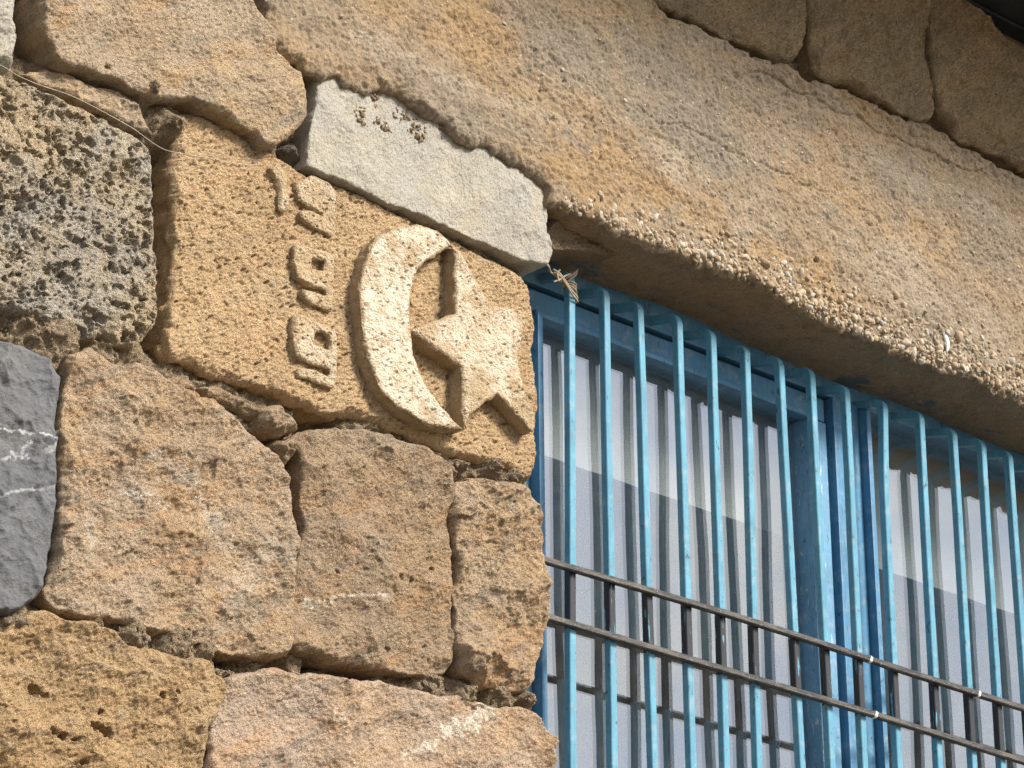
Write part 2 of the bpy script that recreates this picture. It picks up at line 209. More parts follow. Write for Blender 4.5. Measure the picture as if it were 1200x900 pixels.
def polydist(loops, gx, gz, x0, z0, cell, reach=.11):
    """signed distance on a grid (inside positive, capped at reach) and nearest boundary point"""
    nx, nz_ = gx.shape; D2 = np.full((nx, nz_), reach*reach); NX = gx.copy(); NZ = gz.copy(); ins = np.zeros((nx, nz_), bool)
    ixs = lambda v: int(min(max(math.floor((v-x0)/cell), 0), nx)); izs = lambda v: int(min(max(math.floor((v-z0)/cell), 0), nz_))
    for l in loops:
        for (ax, az), (bx, bz) in zip(l, np.roll(l, -1, 0)):
            sl = (slice(ixs(min(ax, bx)-reach), ixs(max(ax, bx)+reach)+1), slice(izs(min(az, bz)-reach), izs(max(az, bz)+reach)+1))
            X = gx[sl]; Z = gz[sl]; ex, ez = bx-ax, bz-az
            t = np.clip(((X-ax)*ex+(Z-az)*ez)/(ex*ex+ez*ez+1e-18), 0, 1); qx = ax+t*ex; qz = az+t*ez
            d2 = (X-qx)**2+(Z-qz)**2; m = d2 < D2[sl]
            D2[sl][m] = d2[m]; NX[sl][m] = qx[m]; NZ[sl][m] = qz[m]
            if az != bz:
                s2 = (slice(0, ixs(max(ax, bx))+2), slice(izs(min(az, bz)), izs(max(az, bz))+2))
                X = gx[s2]; Z = gz[s2]
                ins[s2] ^= ((az > Z) != (bz > Z)) & (X < (bx-ax)*(Z-az)/(bz-az)+ax)
    return (np.where(ins, 1, -1)*np.sqrt(D2)).ravel(), NX.ravel(), NZ.ravel()

def block(name, key, mat, parent, height, cell=.0016, r=.014, drop=.03, rough=.004, back=.2, rows=8, curve=True,
          rvar=.6, seed=1, attr=None, flat_skirt=False, side_noise=.003, y0=None, grow=0.0, loops=None):
    """A stone: outline -> dense relief face with worn edges -> sides running back into the wall."""
    if loops is None: yf, loops = OUT[key]
    else: yf = 0.
    if y0 is not None: yf = y0
    LP = [refine(l, .004 if cell < .004 else .015, rough, seed+i*3, curve, grow if i == 0 else -grow*.6) for i, l in enumerate(loops)]
    allp = np.concatenate(LP); x0, z0 = allp.min(0)-cell*2; x1, z1 = allp.max(0)+cell*2
    nx = int((x1-x0)/cell)+1; nz_ = int((z1-z0)/cell)+1
    gx, gz = np.meshgrid(x0+np.arange(nx)*cell, z0+np.arange(nz_)*cell, indexing='ij')
    X = gx.ravel(); Z = gz.ravel()
    sd, NX, NZ = polydist(LP, gx, gz, x0, z0, cell)
    ok = sd > -.72*cell
    g = ok.reshape(nx, nz_); q = g[:-1, :-1] & g[1:, :-1] & g[1:, 1:] & g[:-1, 1:]
    ci, cj = np.nonzero(q); idx = np.arange(nx*nz_).reshape(nx, nz_)
    F = np.stack([idx[ci, cj], idx[ci+1, cj], idx[ci+1, cj+1], idx[ci, cj+1]], 1)
    used = np.unique(F); rm = np.full(nx*nz_, -1, np.int64); rm[used] = np.arange(len(used)); F = rm[F]
    X, Z, sd, NX, NZ = X[used], Z[used], sd[used], NX[used], NZ[used]
    # boundary edges
    E = np.concatenate([F[:, [0, 1]], F[:, [1, 2]], F[:, [2, 3]], F[:, [3, 0]]])
    key_ = E.min(1)*10**7+E.max(1); u, inv, cnt = np.unique(key_, return_inverse=True, return_counts=True)
    BE = E[cnt[inv] == 1]; bv = np.unique(BE)
    X = X.copy(); Z = Z.copy(); X[bv] = NX[bv]; Z[bv] = NZ[bv]; sd = np.maximum(sd, 0); sd[bv] = 0
    rr = r*(1+rvar*np.clip(fbm(X, Z, .07, 3, seed+40), -1, 1))
    t = np.clip(1-sd/np.maximum(rr, 1e-4), 0, 1)
    prof = drop*(.55*t+.45*(1-np.sqrt(np.maximum(1-t*t, 0))))
    h = height(X, Z, sd)*(.35+.65*sstep(0, r, sd))
    Y = yf+prof-h
    V = np.stack([X, Y, Z], 1); A = {k: f(X, Z, sd) for k, f in (attr or {}).items()}
    # sides
    nxt = {int(a): int(b) for a, b in BE}; F4 = [F]; seen = set(); VV = [V]; off = len(V)
    AV = {k: [v] for k, v in A.items()}
    for s0 in nxt:
        if s0 in seen: continue
        ch = [s0]; seen.add(s0); c = nxt[s0]
        while c != s0 and c not in seen and c in nxt: ch.append(c); seen.add(c); c = nxt[c]
        ch = np.array(ch); n = len(ch)
        if n < 3: continue
        P = V[ch]; S = P.copy()
        if flat_skirt:
            k = min(60, n//8); ker = np.ones(2*k+1)/(2*k+1)
            for ax in (0, 2): S[:, ax] = np.convolve(np.concatenate([P[-k:, ax], P[:, ax], P[:k, ax]]), ker, 'valid')
        prev = ch; tx = np.roll(P[:, 0], -1)-np.roll(P[:, 0], 1); tz = np.roll(P[:, 2], -1)-np.roll(P[:, 2], 1)
        ln = np.hypot(tx, tz)+1e-9; ox, oz = tz/ln, -tx/ln
        yback = yf+back
        for k in range(1, rows+1):
            f = (k/rows)**1.6; y = P[:, 1]+(yback-P[:, 1])*f
            w = sstep(0, .045, y-P[:, 1]) if flat_skirt else 0*y
            arc = np.cumsum(ln)
            nn = side_noise*fbm(arc*.5, y, .03, 4, seed+70)*(1-f*.5)
            nv = np.stack([P[:, 0]+(S[:, 0]-P[:, 0])*w+ox*nn, y, P[:, 2]+(S[:, 2]-P[:, 2])*w+oz*nn], 1)
            ids = np.arange(off, off+n); off += n; VV.append(nv)
            for kk in AV: AV[kk].append(A[kk][ch])
            F4.append(np.stack([np.roll(prev, -1), prev, ids, np.roll(ids, -1)], 1)); prev = ids
    VV = np.concatenate(VV); F4 = np.concatenate(F4); A = {k: np.concatenate(v) for k, v in AV.items()}
    o = part(name, VV, F4, None, mat, parent, True, A)
    gidx = rm.reshape(nx, nz_)
    def at(px, pz):
        i = gidx[min(max(int(round((px-x0)/cell)), 0), nx-1), min(max(int(round((pz-z0)/cell)), 0), nz_-1)]
        if i < 0: i = np.argmin((X-px)**2+(Z-pz)**2)
        return Vector((float(X[i]), float(Y[i]), float(Z[i])))
    o_at[key] = at
    return o
o_at = {}

def holes(X, Z, L, seed=3):
    s = np.zeros_like(X); w = fbm(X, Z, .012, 3, seed)*.004
    for (hx, hz, hr, hd) in L:
        d = np.hypot((X-hx)+w, (Z-hz)*1.35-w)
        s -= hd*(1-sstep(hr*.45, hr*1.05, d))
    return s
def segs(X, Z, L, seed=5):
    s = np.zeros_like(X); wx = fbm(X, Z, .035, 5, seed, .65)*.007; wz = fbm(X, Z, .035, 5, seed+9, .65)*.007
    br = fbm(X, Z, .012, 3, seed+21, .7)
    for (ax, az, bx, bz, wd, st) in L:
        ex, ez = bx-ax, bz-az; xx = X+wx*min(1, wd/.006); zz = Z+wz*min(1, wd/.006)
        t = np.clip(((xx-ax)*ex+(zz-az)*ez)/(ex*ex+ez*ez), 0, 1); d = np.hypot(xx-ax-t*ex, zz-az-t*ez)
        s = np.maximum(s, st*(1-sstep(wd*.35, wd*.8, d+br*wd*.75)))
    return s
def blots(X, Z, L, seed):
    s = np.zeros_like(X); w = .05*fbm(X, Z, .12, 5, seed, .6); w2 = .05*fbm(X, Z, .12, 5, seed+7, .6); br = fbm(X, Z, .05, 4, seed+9, .6)
    for (bx_, bz_, r_, st) in L:
        d = np.hypot((X-bx_)*.75+w, (Z-bz_)*1.2+w2)/r_
        s = np.maximum(s, st*(1-sstep(.35, 1.15, d+.25*br)))
    return s
def facet(X, Z, cell, amp, seed, stretch=.75, ang=25):
    """broken stone: a continuous sheet of shallow scoops and tilted planes meeting in sharp ridges"""
    c_, s_ = math.cos(R(ang)), math.sin(R(ang))
    w1 = fbm(X, Z, cell*.7, 3, seed+2)*cell*.22; w2 = fbm(X, Z, cell*.7, 3, seed+4)*cell*.22
    x = ((X*c_+Z*s_)*stretch+w1)/cell; y = (-X*s_+Z*c_+w2)/cell
    ix = np.floor(x); iy = np.floor(y); best = np.full(x.shape, 1e9)
    for dx in (-1, 0, 1):
        for dy in (-1, 0, 1):
            cx = ix+dx; cy = iy+dy
            r1 = _hash(cx, cy, seed)/4294967296.0; r2 = _hash(cx, cy, seed+5)/4294967296.0
            r3 = _hash(cx, cy, seed+9)/4294967296.0; r4 = _hash(cx, cy, seed+13)/4294967296.0
            px = x-cx-r1; py = y-cy-r2; a = r3*6.2832
            best = np.minimum(best, (px*px+py*py)*.9+(np.cos(a)*px+np.sin(a)*py)*.9+(r4-.5)*.5)
    return amp*(best-.05)*1.3
def hewn(seed, lo=.007, fac=.006, fcell=.07, fine=1.0, pit=0.0, extra=None, slant=28):
    """hand-dressed stone: broad undulation, broken facets, slanting tool grain, grit."""
    a = math.radians(slant)
    def f(X, Z, sd):
        u = X*math.cos(a)+Z*math.sin(a); v = -X*math.sin(a)+Z*math.cos(a)
        h = lo*fbm(X, Z, .22, 3, seed) + facet(X, Z, fcell, fac*2.3, seed+1) + facet(X, Z, fcell*.42, fac*.75, seed+6, .6, slant)
        h += facet(X, Z, fcell*.17, fac*.34*fine, seed+11, .6, slant)
        h += fine*(.0016*fbm(u*.55, v, .030, 3, seed+2, .6) + .0012*(1-2*np.abs(fbm(u*.6, v, .009, 2, seed+3, .7))) + .0007*fbm(X, Z, .0045, 1, seed+5))
        if pit:
            d, rid, ox, oz, f2 = worley(X+.003*fbm(X, Z, .01, 2, seed+8), Z, .016, seed+4)
            h -= pit*.006*(1-sstep(.001, .0045, d))*(rid > .45)
        if extra is not None: h += extra(X, Z, sd)
        return h
    return f

# ------------------------------------------------------------------ materials
def new_mat(name):
    m = bpy.data.materials.new(name); m.use_nodes = True; n = m.node_tree; n.nodes.clear()
    out = n.nodes.new('ShaderNodeOutputMaterial'); b = n.nodes.new('ShaderNodeBsdfPrincipled')
    n.links.new(b.outputs[0], out.inputs[0]); return m, n, b, out
def node(n, t, **k):
    x = n.nodes.new(t)
    for a, v in k.items():
        if a.startswith('i_'): x.inputs[a[2:].replace('_', ' ')].default_value = v
        else: setattr(x, a, v)
    return x
def noise(n, vec, scale, detail=4, rough=.55, dist=0.0):
    x = node(n, 'ShaderNodeTexNoise'); x.inputs['Scale'].default_value = scale; x.inputs['Detail'].default_value = detail
    x.inputs['Roughness'].default_value = rough; x.inputs['Distortion'].default_value = dist
    n.links.new(vec, x.inputs['Vector']); return x.outputs['Fac']
def ramp(n, fac, stops, interp='LINEAR'):
    x = node(n, 'ShaderNodeValToRGB'); e = x.color_ramp.elements; x.color_ramp.interpolation = interp
    while len(e) < len(stops): e.new(.5)
    for i, (p, c) in enumerate(stops):
        e[i].position = p; e[i].color = (c, c, c, 1) if isinstance(c, (int, float)) else (*c, 1)
    n.links.new(fac, x.inputs[0]); return x.outputs[0]
def mix(n, fac, a, b, mode='MIX'):
    x = node(n, 'ShaderNodeMix', data_type='RGBA', blend_type=mode)
    for s, v in (('Factor', fac), ('A', a), ('B', b)):
        if isinstance(v, (int, float)): x.inputs[s].default_value = v
        elif isinstance(v, tuple): x.inputs[s].default_value = (*v, 1)
        else: n.links.new(v, x.inputs[s])
    return x.outputs['Result']
def mapping(n, vec, scale=(1, 1, 1), rot=(0, 0, 0), loc=(0, 0, 0)):
    m = node(n, 'ShaderNodeMapping'); m.inputs['Scale'].default_value = scale; m.inputs['Rotation'].default_value = rot
    m.inputs['Location'].default_value = loc; n.links.new(vec, m.inputs['Vector']); return m.outputs[0]
def bump(n, h, strength, dist, prev=None):
    b = node(n, 'ShaderNodeBump'); b.inputs['Strength'].default_value = strength; b.inputs['Distance'].default_value = dist
    n.links.new(h, b.inputs['Height'])
    if prev is not None: n.links.new(prev, b.inputs['Normal'])
    return b.outputs[0]
def srgb(r, g, b):
    f = lambda c: (c/255/12.92) if c/255 <= .04045 else ((c/255+.055)/1.055)**2.4
    return (f(r), f(g), f(b))

def rock(name, base, dark, light, alt, alt_amt=.5, seed=0., grain=1.0, vein=None, speck=.5, patch_scale=5., bumpd=.0022, altpos=.5, slant=28, streak=0., gain=1.36):
    def ds(c, k=.91):
        l = .3*c[0]+.6*c[1]+.1*c[2]; return tuple(min(.85, gain*(l+(v-l)*k)) for v in c)
    base, dark, light, alt = ds(base), ds(dark), ds(light), ds(alt)
    m, n, b, out = new_mat(name)
    geo = node(n, 'ShaderNodeNewGeometry'); pos = mapping(n, geo.outputs['Position'], loc=(seed*3.1, seed*1.7, seed*2.3))
    slp = mapping(n, pos, rot=(0, R(slant), 0)); slp = mapping(n, slp, scale=(.55, 1, 1))
    big = noise(n, pos, patch_scale, 5, .6, .4); mid = noise(n, slp, 26, 5, .65, .5); fine = noise(n, slp, 150, 4, .7); grit = noise(n, pos, 520, 3, .7)
    c = mix(n, ramp(n, mid, [(.30, 0.), (.72, 1.)]), dark, light)
    c = mix(n, .45, c, base)
    c = mix(n, ramp(n, big, [(altpos-.08, 0.), (altpos+.12, alt_amt)]), c, alt)
    if streak:
        sm = mapping(n, slp, scale=(.6, 1, 1.5), loc=(.7, .3, .9))
        c = mix(n, ramp(n, noise(n, sm, 13, 6, .68, .8), [(.50, 0.), (.68, .75*streak)]), c, ds((base[0]*.98/gain*1.15, base[1]*.80/gain*1.15, base[2]*.60/gain*1.15)))
        c = mix(n, ramp(n, noise(n, mapping(n, sm, loc=(4, 1, 2)), 17, 6, .7, .8), [(.52, 0.), (.68, .7*streak)]), c, (.27, .245, .215))
        c = mix(n, ramp(n, noise(n, mapping(n, sm, loc=(9, 3, 5)), 21, 7, .75, 1.), [(.57, 0.), (.70, .7*streak)]), c, (.62, .55, .45))
    c = mix(n, ramp(n, fine, [(.25, .75*speck), (.5, 0.)]), c, tuple(v*.45 for v in dark))
    c = mix(n, ramp(n, fine, [(.55, 0.), (.8, .7*speck)]), c, tuple(min(1, v*1.25) for v in light))
    g2 = noise(n, slp, 300, 3, .7)
    c = mix(n, ramp(n, g2, [(.26, .85*min(1, speck*1.4)), (.385, 0.)]), c, tuple(v*.32 for v in dark))
    c = mix(n, ramp(n, g2, [(.58, 0.), (.72, .6*min(1, speck*1.4))]), c, tuple(min(1, v*1.35) for v in light))
    c = mix(n, .4, c, ramp(n, grit, [(.3, .40), (.65, 1.0)]), 'MULTIPLY')
    if vein is not None:
        at = node(n, 'ShaderNodeAttribute', attribute_name='vein')
        vm = mix(n, 1., at.outputs['Fac'], ramp(n, noise(n, slp, 85, 5, .75), [(.34, .15), (.56, 1.)]), 'MULTIPLY')
        c = mix(n, vm, c, vein)
        c = mix(n, .18, c, ramp(n, grit, [(.3, .45), (.7, 1.)]), 'MULTIPLY')
    n.links.new(c, b.inputs['Base Color']); b.inputs['Roughness'].default_value = .92; b.inputs['Specular IOR Level'].default_value = .25
    nb = bump(n, fine, 1., bumpd*2.2*grain); nb = bump(n, g2, 1., bumpd*1.4*grain, nb); nb = bump(n, grit, 1., bumpd*.6*grain, nb)
    n.links.new(nb, b.inputs['Normal'])
    return m

M_carved = rock('ochre_limestone', (.54, .375, .20), (.42, .27, .13), (.62, .465, .275), (.47, .31, .16), .7, 1, 1.1, (.72, .60, .42), .40, streak=0.35, gain=1.36)
M_emblem = rock('chalky_relief', (.62, .46, .27), (.50, .35, .19), (.68, .54, .35), (.56, .40, .22), .5, 2, .9, (.84, .77, .63), .12, streak=0.25, gain=1.05)
M_ochre = rock('tan_limestone', (.44, .29, .155), (.30, .18, .085), (.56, .42, .26), (.40, .33, .25), .55, 3, 1.2, (.74, .68, .58), .7, streak=1.0)
M_brown = rock('brown_limestone', (.37, .25, .14), (.25, .155, .08), (.47, .35, .22), (.32, .27, .21), .6, 4, 1.2, (.74, .68, .56), .7, streak=1.0)
M_gold = rock('golden_limestone', (.50, .34, .17), (.34, .205, .09), (.60, .45, .26), (.45, .285, .13), .6, 5, 1.3, (.7, .6, .45), .7, streak=0.6)
M_pale = rock('pinkish_limestone', (.46, .32, .20), (.33, .205, .11), (.56, .43, .30), (.40, .33, .27), .6, 8, 1.1, (.78, .72, .60), .6, streak=0.9)
M_upper = rock('weathered_limestone', (.46, .33, .185), (.32, .20, .095), (.56, .43, .27), (.36, .31, .25), .5, 6, 1.1, (.62, .5, .33), .6, 7, altpos=.47, streak=0.9)
M_porous = rock('porous_grey_limestone', (.42, .375, .305), (.27, .225, .17), (.58, .53, .45), (.50, .38, .22), .85, 7, 1.3, (.6, .57, .5), .6, 6, .003, .49, streak=0.5, gain=1.7)
M_slab = rock('pale_grey_slab', (.49, .45, .36), (.38, .345, .27), (.57, .53, .44), (.43, .43, .41), .6, 9, .9, (.60, .56, .46), .22, 7, .0016, .5, 70, streak=0.35, gain=1.0)
M_slate = rock('blue_grey_slate', (.115, .123, .136), (.075, .08, .09), (.18, .186, .196), (.155, .155, .155), .5, 10, .6, (.62, .63, .64), .12, 9, .0012, gain=1.1)
M_top = rock('dun_limestone', (.42, .295, .15), (.27, .175, .085), (.52, .40, .25), (.36, .265, .16), .6, 11, 1.3, (.6, .5, .35), .8, streak=0.6, gain=1.5)
M_mortar = rock('lime_mortar', (.45, .335, .205), (.32, .22, .125), (.55, .43, .29), (.40, .31, .21), .6, 12, 1.6, None, .45, 14, .003, gain=1.4)
M_darkrock = rock('dark_rubble', (.16, .135, .11), (.09, .075, .06), (.26, .225, .18), (.15, .14, .13), .5, 13, 1.3, None, .6)

def concrete_mat():
    m, n, b, out = new_mat('old_lintel_concrete')
    geo = node(n, 'ShaderNodeNewGeometry'); pos = geo.outputs['Position']
    band = mapping(n, pos, scale=(.45, .6, 1.5), loc=(1.3, 0, .2))
    big = noise(n, band, 4.2, 6, .62, .6); big2 = noise(n, mapping(n, pos, loc=(5, 2, 1), scale=(.6, 1, 1.2)), 7, 5, .6, .8)
    mid = noise(n, pos, 45, 5, .65); fine = noise(n, pos, 210, 4, .7); grit = noise(n, pos, 600, 3, .65)
    c = mix(n, ramp(n, big, [(.34, 0.), (.64, 1.)]), (.30, .25, .19), (.43, .305, .18))
    c = mix(n, ramp(n, big2, [(.46, 0.), (.66, .75)]), c, (.36, .305, .235))
    for nm, col in (('stain_orange', (.45, .295, .15)), ('stain_grey', (.26, .23, .195)), ('stain_pale', (.47, .40, .31))):
        at_ = node(n, 'ShaderNodeAttribute', attribute_name=nm); f_ = node(n, 'ShaderNodeMath', operation='MULTIPLY'); n.links.new(at_.outputs['Fac'], f_.inputs[0]); f_.inputs[1].default_value = .8; c = mix(n, f_.outputs[0], c, col)
    c = mix(n, ramp(n, mid, [(.28, .55), (.5, 0.)]), c, (.17, .13, .09))
    c = mix(n, ramp(n, mid, [(.55, 0.), (.8, .45)]), c, (.52, .42, .29))
    vo = node(n, 'ShaderNodeTexVoronoi'); vo.inputs['Scale'].default_value = 150; n.links.new(pos, vo.inputs['Vector'])
    sep = node(n, 'ShaderNodeSeparateColor'); n.links.new(vo.outputs['Color'], sep.inputs[0])
    inside = ramp(n, vo.outputs['Distance'], [(.22, 1.), (.40, 0.)])
    sel = mix(n, 1., inside, ramp(n, sep.outputs[0], [(.80, 0.), (.84, 1.)]), 'MULTIPLY')
    c = mix(n, sel, c, mix(n, sep.outputs[1], (.25, .21, .17), (.60, .53, .43)))
    c = mix(n, ramp(n, fine, [(.28, .7), (.5, 0.)]), c, (.10, .075, .05))
    c = mix(n, .3, c, ramp(n, grit, [(.3, .45), (.7, 1.)]), 'MULTIPLY')
    # paint slopped on the underside, next to the window frame
    pn = noise(n, mapping(n, pos, scale=(1, 1.6, 1), loc=(2.2, 0, 0)), 9, 4, .6)
    at = node(n, 'ShaderNodeAttribute', attribute_name='paint')
    pm = mix(n, 1., ramp(n, pn, [(.58, 0.), (.63, .7)]), at.outputs['Fac'], 'MULTIPLY')
    c = mix(n, pm, c, (.05, .13, .19))
    c = mix(n, 1., c, (.86, .86, .86), 'MULTIPLY')
    n.links.new(c, b.inputs['Base Color']); b.inputs['Roughness'].default_value = .95; b.inputs['Specular IOR Level'].default_value = .2
    nb = bump(n, mid, .7, .004); nb = bump(n, inside, .35, .0015, nb); nb = bump(n, fine, .9, .0028, nb); nb = bump(n, grit, .8, .0012, nb)
    n.links.new(nb, b.inputs['Normal']); return m
M_concrete = concrete_mat()

def gravel_mat():
    m, n, b, out = new_mat('gravel')
    geo = node(n, 'ShaderNodeNewGeometry')
    c = ramp(n, geo.outputs['Random Per Island'], [(0., (.34, .25, .16)), (.4, (.46, .36, .24)), (.75, (.52, .45, .35)), (.9, (.34, .31, .28)), (1., (.62, .57, .48))])
    f = noise(n, geo.outputs['Position'], 300, 4, .7)
    c = mix(n, .45, c, ramp(n, f, [(.3, .4), (.65, 1.)]), 'MULTIPLY')
    n.links.new(c, b.inputs['Base Color']); b.inputs['Roughness'].default_value = .9
    n.links.new(bump(n, f, .8, .002), b.inputs['Normal']); return m
M_gravel = gravel_mat()

def paint_mat(name, blue, band=None, rough=.38, chip=.60, seed=0, flakes=False):
    """oil paint over metal: brush streaks, dust specks, chips down to the old coat; band = (z0, z1) painted black."""
    m, n, b, out = new_mat(name)
    geo = node(n, 'ShaderNodeNewGeometry'); pos = mapping(n, geo.outputs['Position'], loc=(seed, seed*.7, 0))
    st = mapping(n, pos, scale=(1, 1, .12)); streak = noise(n, st, 190, 4, .6); mid = noise(n, pos, 14, 4, .6); sp = noise(n, pos, 330, 3, .6)
    c = mix(n, ramp(n, mid, [(.3, 0.), (.7, 1.)]), tuple(v*.82 for v in blue), tuple(min(1, v*1.15) for v in blue))
    c = mix(n, ramp(n, streak, [(.35, .35), (.6, 0.)]), c, tuple(v*.6 for v in blue))
    c = mix(n, ramp(n, streak, [(.6, 0.), (.75, .35)]), c, tuple(min(1, v*1.3+.06) for v in blue))
    c = mix(n, ramp(n, sp, [(.69, 0.), (.73, .8)]), c, (.03, .045, .055))
    c = mix(n, ramp(n, noise(n, mapping(n, pos, scale=(1, 1, .45)), 95, 5, .72), [(.615, 0.), (.645, .8)]), c, (.045, .05, .055))
    c = mix(n, ramp(n, noise(n, mapping(n, pos, loc=(3, 1, 2), scale=(1, 1, .5)), 70, 5, .75), [(.645, 0.), (.68, .75)]), c, (.16, .085, .04))
    c = mix(n, ramp(n, noise(n, mapping(n, pos, loc=(7, 1, 2)), 45, 5, .7), [(.52, 0.), (.72, .35)]), c, (.42, .45, .44))
    if flakes:
        c = mix(n, ramp(n, noise(n, mapping(n, pos, scale=(1, 1, .25)), 110, 5, .7), [(.60, 0.), (.64, .85)]), c, (.50, .52, .50))
    if band is not None:
        sepz = node(n, 'ShaderNodeSeparateXYZ'); n.links.new(geo.outputs['Position'], sepz.inputs[0])
        wob = noise(n, mapping(n, geo.outputs['Position'], scale=(1, 1, .5)), 120, 3, .6)
        def math_(op, a, bb):
            x = node(n, 'ShaderNodeMath', operation=op)
            for i, v in enumerate((a, bb)):
                if isinstance(v, (int, float)): x.inputs[i].default_value = v
                else: n.links.new(v, x.inputs[i])
            return x.outputs[0]
        zz = math_('ADD', sepz.outputs['Z'], math_('MULTIPLY', math_('SUBTRACT', wob, .5), .022))
        mask = math_('MULTIPLY', math_('GREATER_THAN', zz, band[0]), math_('LESS_THAN', zz, band[1]))
        flake = ramp(n, noise(n, st, 120, 4, .65), [(.60, 1.), (.64, 0.)])
        mask = math_('MULTIPLY', mask, flake)
        c = mix(n, mask, c, (.022, .024, .028))
    n.links.new(c, b.inputs['Base Color']); b.inputs['Roughness'].default_value = rough; b.inputs['Specular IOR Level'].default_value = .4
    nb = bump(n, streak, .35, .0012); nb = bump(n, sp, .3, .0006, nb); n.links.new(nb, b.inputs['Normal']); return m
BZ0 = float(np.mean([p[1] for p in RAIL_B[1:6]]))-.002; BZ1 = float(np.mean([p[1] for p in RAIL_A[1:6]]))+.002
BLUE = (.075, .235, .335)
M_bar = paint_mat('blue_bar_paint', (.10, .29, .41), (BZ0, BZ1))
M_frame = paint_mat('blue_frame_paint', (.075, .22, .38), None, .42, seed=3)
M_stile = paint_mat('weathered_blue_paint', (.12, .29, .47), None, .5, seed=5, flakes=True)

def rail_mat():
    m, n, b, out = new_mat('worn_black_iron')
    geo = node(n, 'ShaderNodeNewGeometry'); pos = geo.outputs['Position']
    st = mapping(n, pos, scale=(.15, 1, 1)); s = noise(n, st, 160, 4, .65); f = noise(n, pos, 260, 4, .65)
    c = mix(n, ramp(n, s, [(.42, 0.), (.66, 1.)]), (.018, .018, .02), (.095, .085, .072))
    c = mix(n, ramp(n, f, [(.62, 0.), (.70, .9)]), c, (.33, .31, .28))
    n.links.new(c, b.inputs['Base Color']); b.inputs['Roughness'].default_value = .5
    nb = bump(n, s, .6, .002); n.links.new(bump(n, f, .6, .001, nb), b.inputs['Normal']); return m
M_rail = rail_mat()

def simple(name, col, rough=.8, nscale=60., var=.25, bd=.001):
    m, n, b, out = new_mat(name)
    geo = node(n, 'ShaderNodeNewGeometry'); f = noise(n, geo.outputs['Position'], nscale, 5, .6)
    c = mix(n, ramp(n, f, [(.3, 0.), (.7, 1.)]), tuple(v*(1-var) for v in col), tuple(min(1, v*(1+var)) for v in col))
    n.links.new(c, b.inputs['Base Color']); b.inputs['Roughness'].default_value = rough
    n.links.new(bump(n, f, .5, bd), b.inputs['Normal']); return m
M_white = simple('white_paint', (.75, .77, .74), .6)
M_wire = simple('tan_wire', (.40, .32, .22), .55, 200)
M_thread = simple('pale_thread', (.55, .50, .42), .8)
M_blind = simple('blind_cloth', (.60, .60, .585), .9, 12, .05)
M_room = simple('room_plaster', (.22, .22, .22), .9, 4, .2)
M_core = M_mortar
M_ground = simple('dusty_ground', (.115, .095, .07), .95, 3, .3, .02)
M_eave = simple('dark_eave_boards', (.035, .04, .045), .7, 20, .4)

def glass_mat():
    m, n, b, out = new_mat('window_glass'); n.nodes.remove(b)
    geo = node(n, 'ShaderNodeNewGeometry'); pos = geo.outputs['Position']
    tr = node(n, 'ShaderNodeBsdfTransparent'); tr.inputs[0].default_value = (.90, .92, .92, 1)
    gl = node(n, 'ShaderNodeBsdfGlossy'); gl.inputs['Roughness'].default_value = .012; gl.inputs['Color'].default_value = (.95, .97, 1, 1)
    wav = noise(n, pos, 5, 2, .4); n.links.new(bump(n, wav, .06, .01), gl.inputs['Normal'])
    df = node(n, 'ShaderNodeBsdfDiffuse'); df.inputs[0].default_value = (.5, .49, .46, 1)
    s1 = node(n, 'ShaderNodeMixShader'); s1.inputs[0].default_value = .25
    n.links.new(tr.outputs[0], s1.inputs[1]); n.links.new(gl.outputs[0], s1.inputs[2])
    d = noise(n, pos, 40, 5, .7); sp = noise(n, pos, 240, 2, .5)
    dm = mix(n, 1., ramp(n, d, [(.35, .015), (.75, .05)]), ramp(n, sp, [(.72, 0.), (.75, .6)]), 'ADD')
    s2 = node(n, 'ShaderNodeMixShader'); n.links.new(dm, s2.inputs[0])
    n.links.new(s1.outputs[0], s2.inputs[1]); n.links.new(df.outputs[0], s2.inputs[2])
    n.links.new(s2.outputs[0], out.inputs[0]); return m
M_glass = glass_mat()

# ------------------------------------------------------------------ simple solids
def boxes(L, bevel=0.0):
    """list of (x0,x1,y0,y1,z0,z1) -> verts, quads (with a small chamfer when bevel > 0)"""
    import bmesh
    V = []; F = []
    for (x0, x1, y0, y1, z0, z1) in L:
        bm = bmesh.new(); bmesh.ops.create_cube(bm, size=1)
        for v in bm.verts: v.co = Vector(((x0+x1)/2+v.co.x*(x1-x0), (y0+y1)/2+v.co.y*(y1-y0), (z0+z1)/2+v.co.z*(z1-z0)))
        if bevel: bmesh.ops.bevel(bm, geom=bm.edges[:], offset=bevel, segments=2, affect='EDGES', profile=.6)
        o = len(V); bm.verts.index_update()
        V += [tuple(v.co) for v in bm.verts]; F += [[o+v.index for v in f.verts] for f in bm.faces]; bm.free()
    return V, F
def poly_part(name, V, F, mat, parent, smooth=False):
    V = np.array(V, float); c = (V.min(0)+V.max(0))/2
    me = bpy.data.meshes.new(name); me.from_pydata([tuple(v-c) for v in V], [], F); me.update()
    if smooth: me.shade_smooth()
    o = link(name, me, mat, parent); base = Vector((0, 0, 0)); p = parent
    while p is not None: base += p.location; p = p.parent
    o.location = Vector(c)-base
    return o
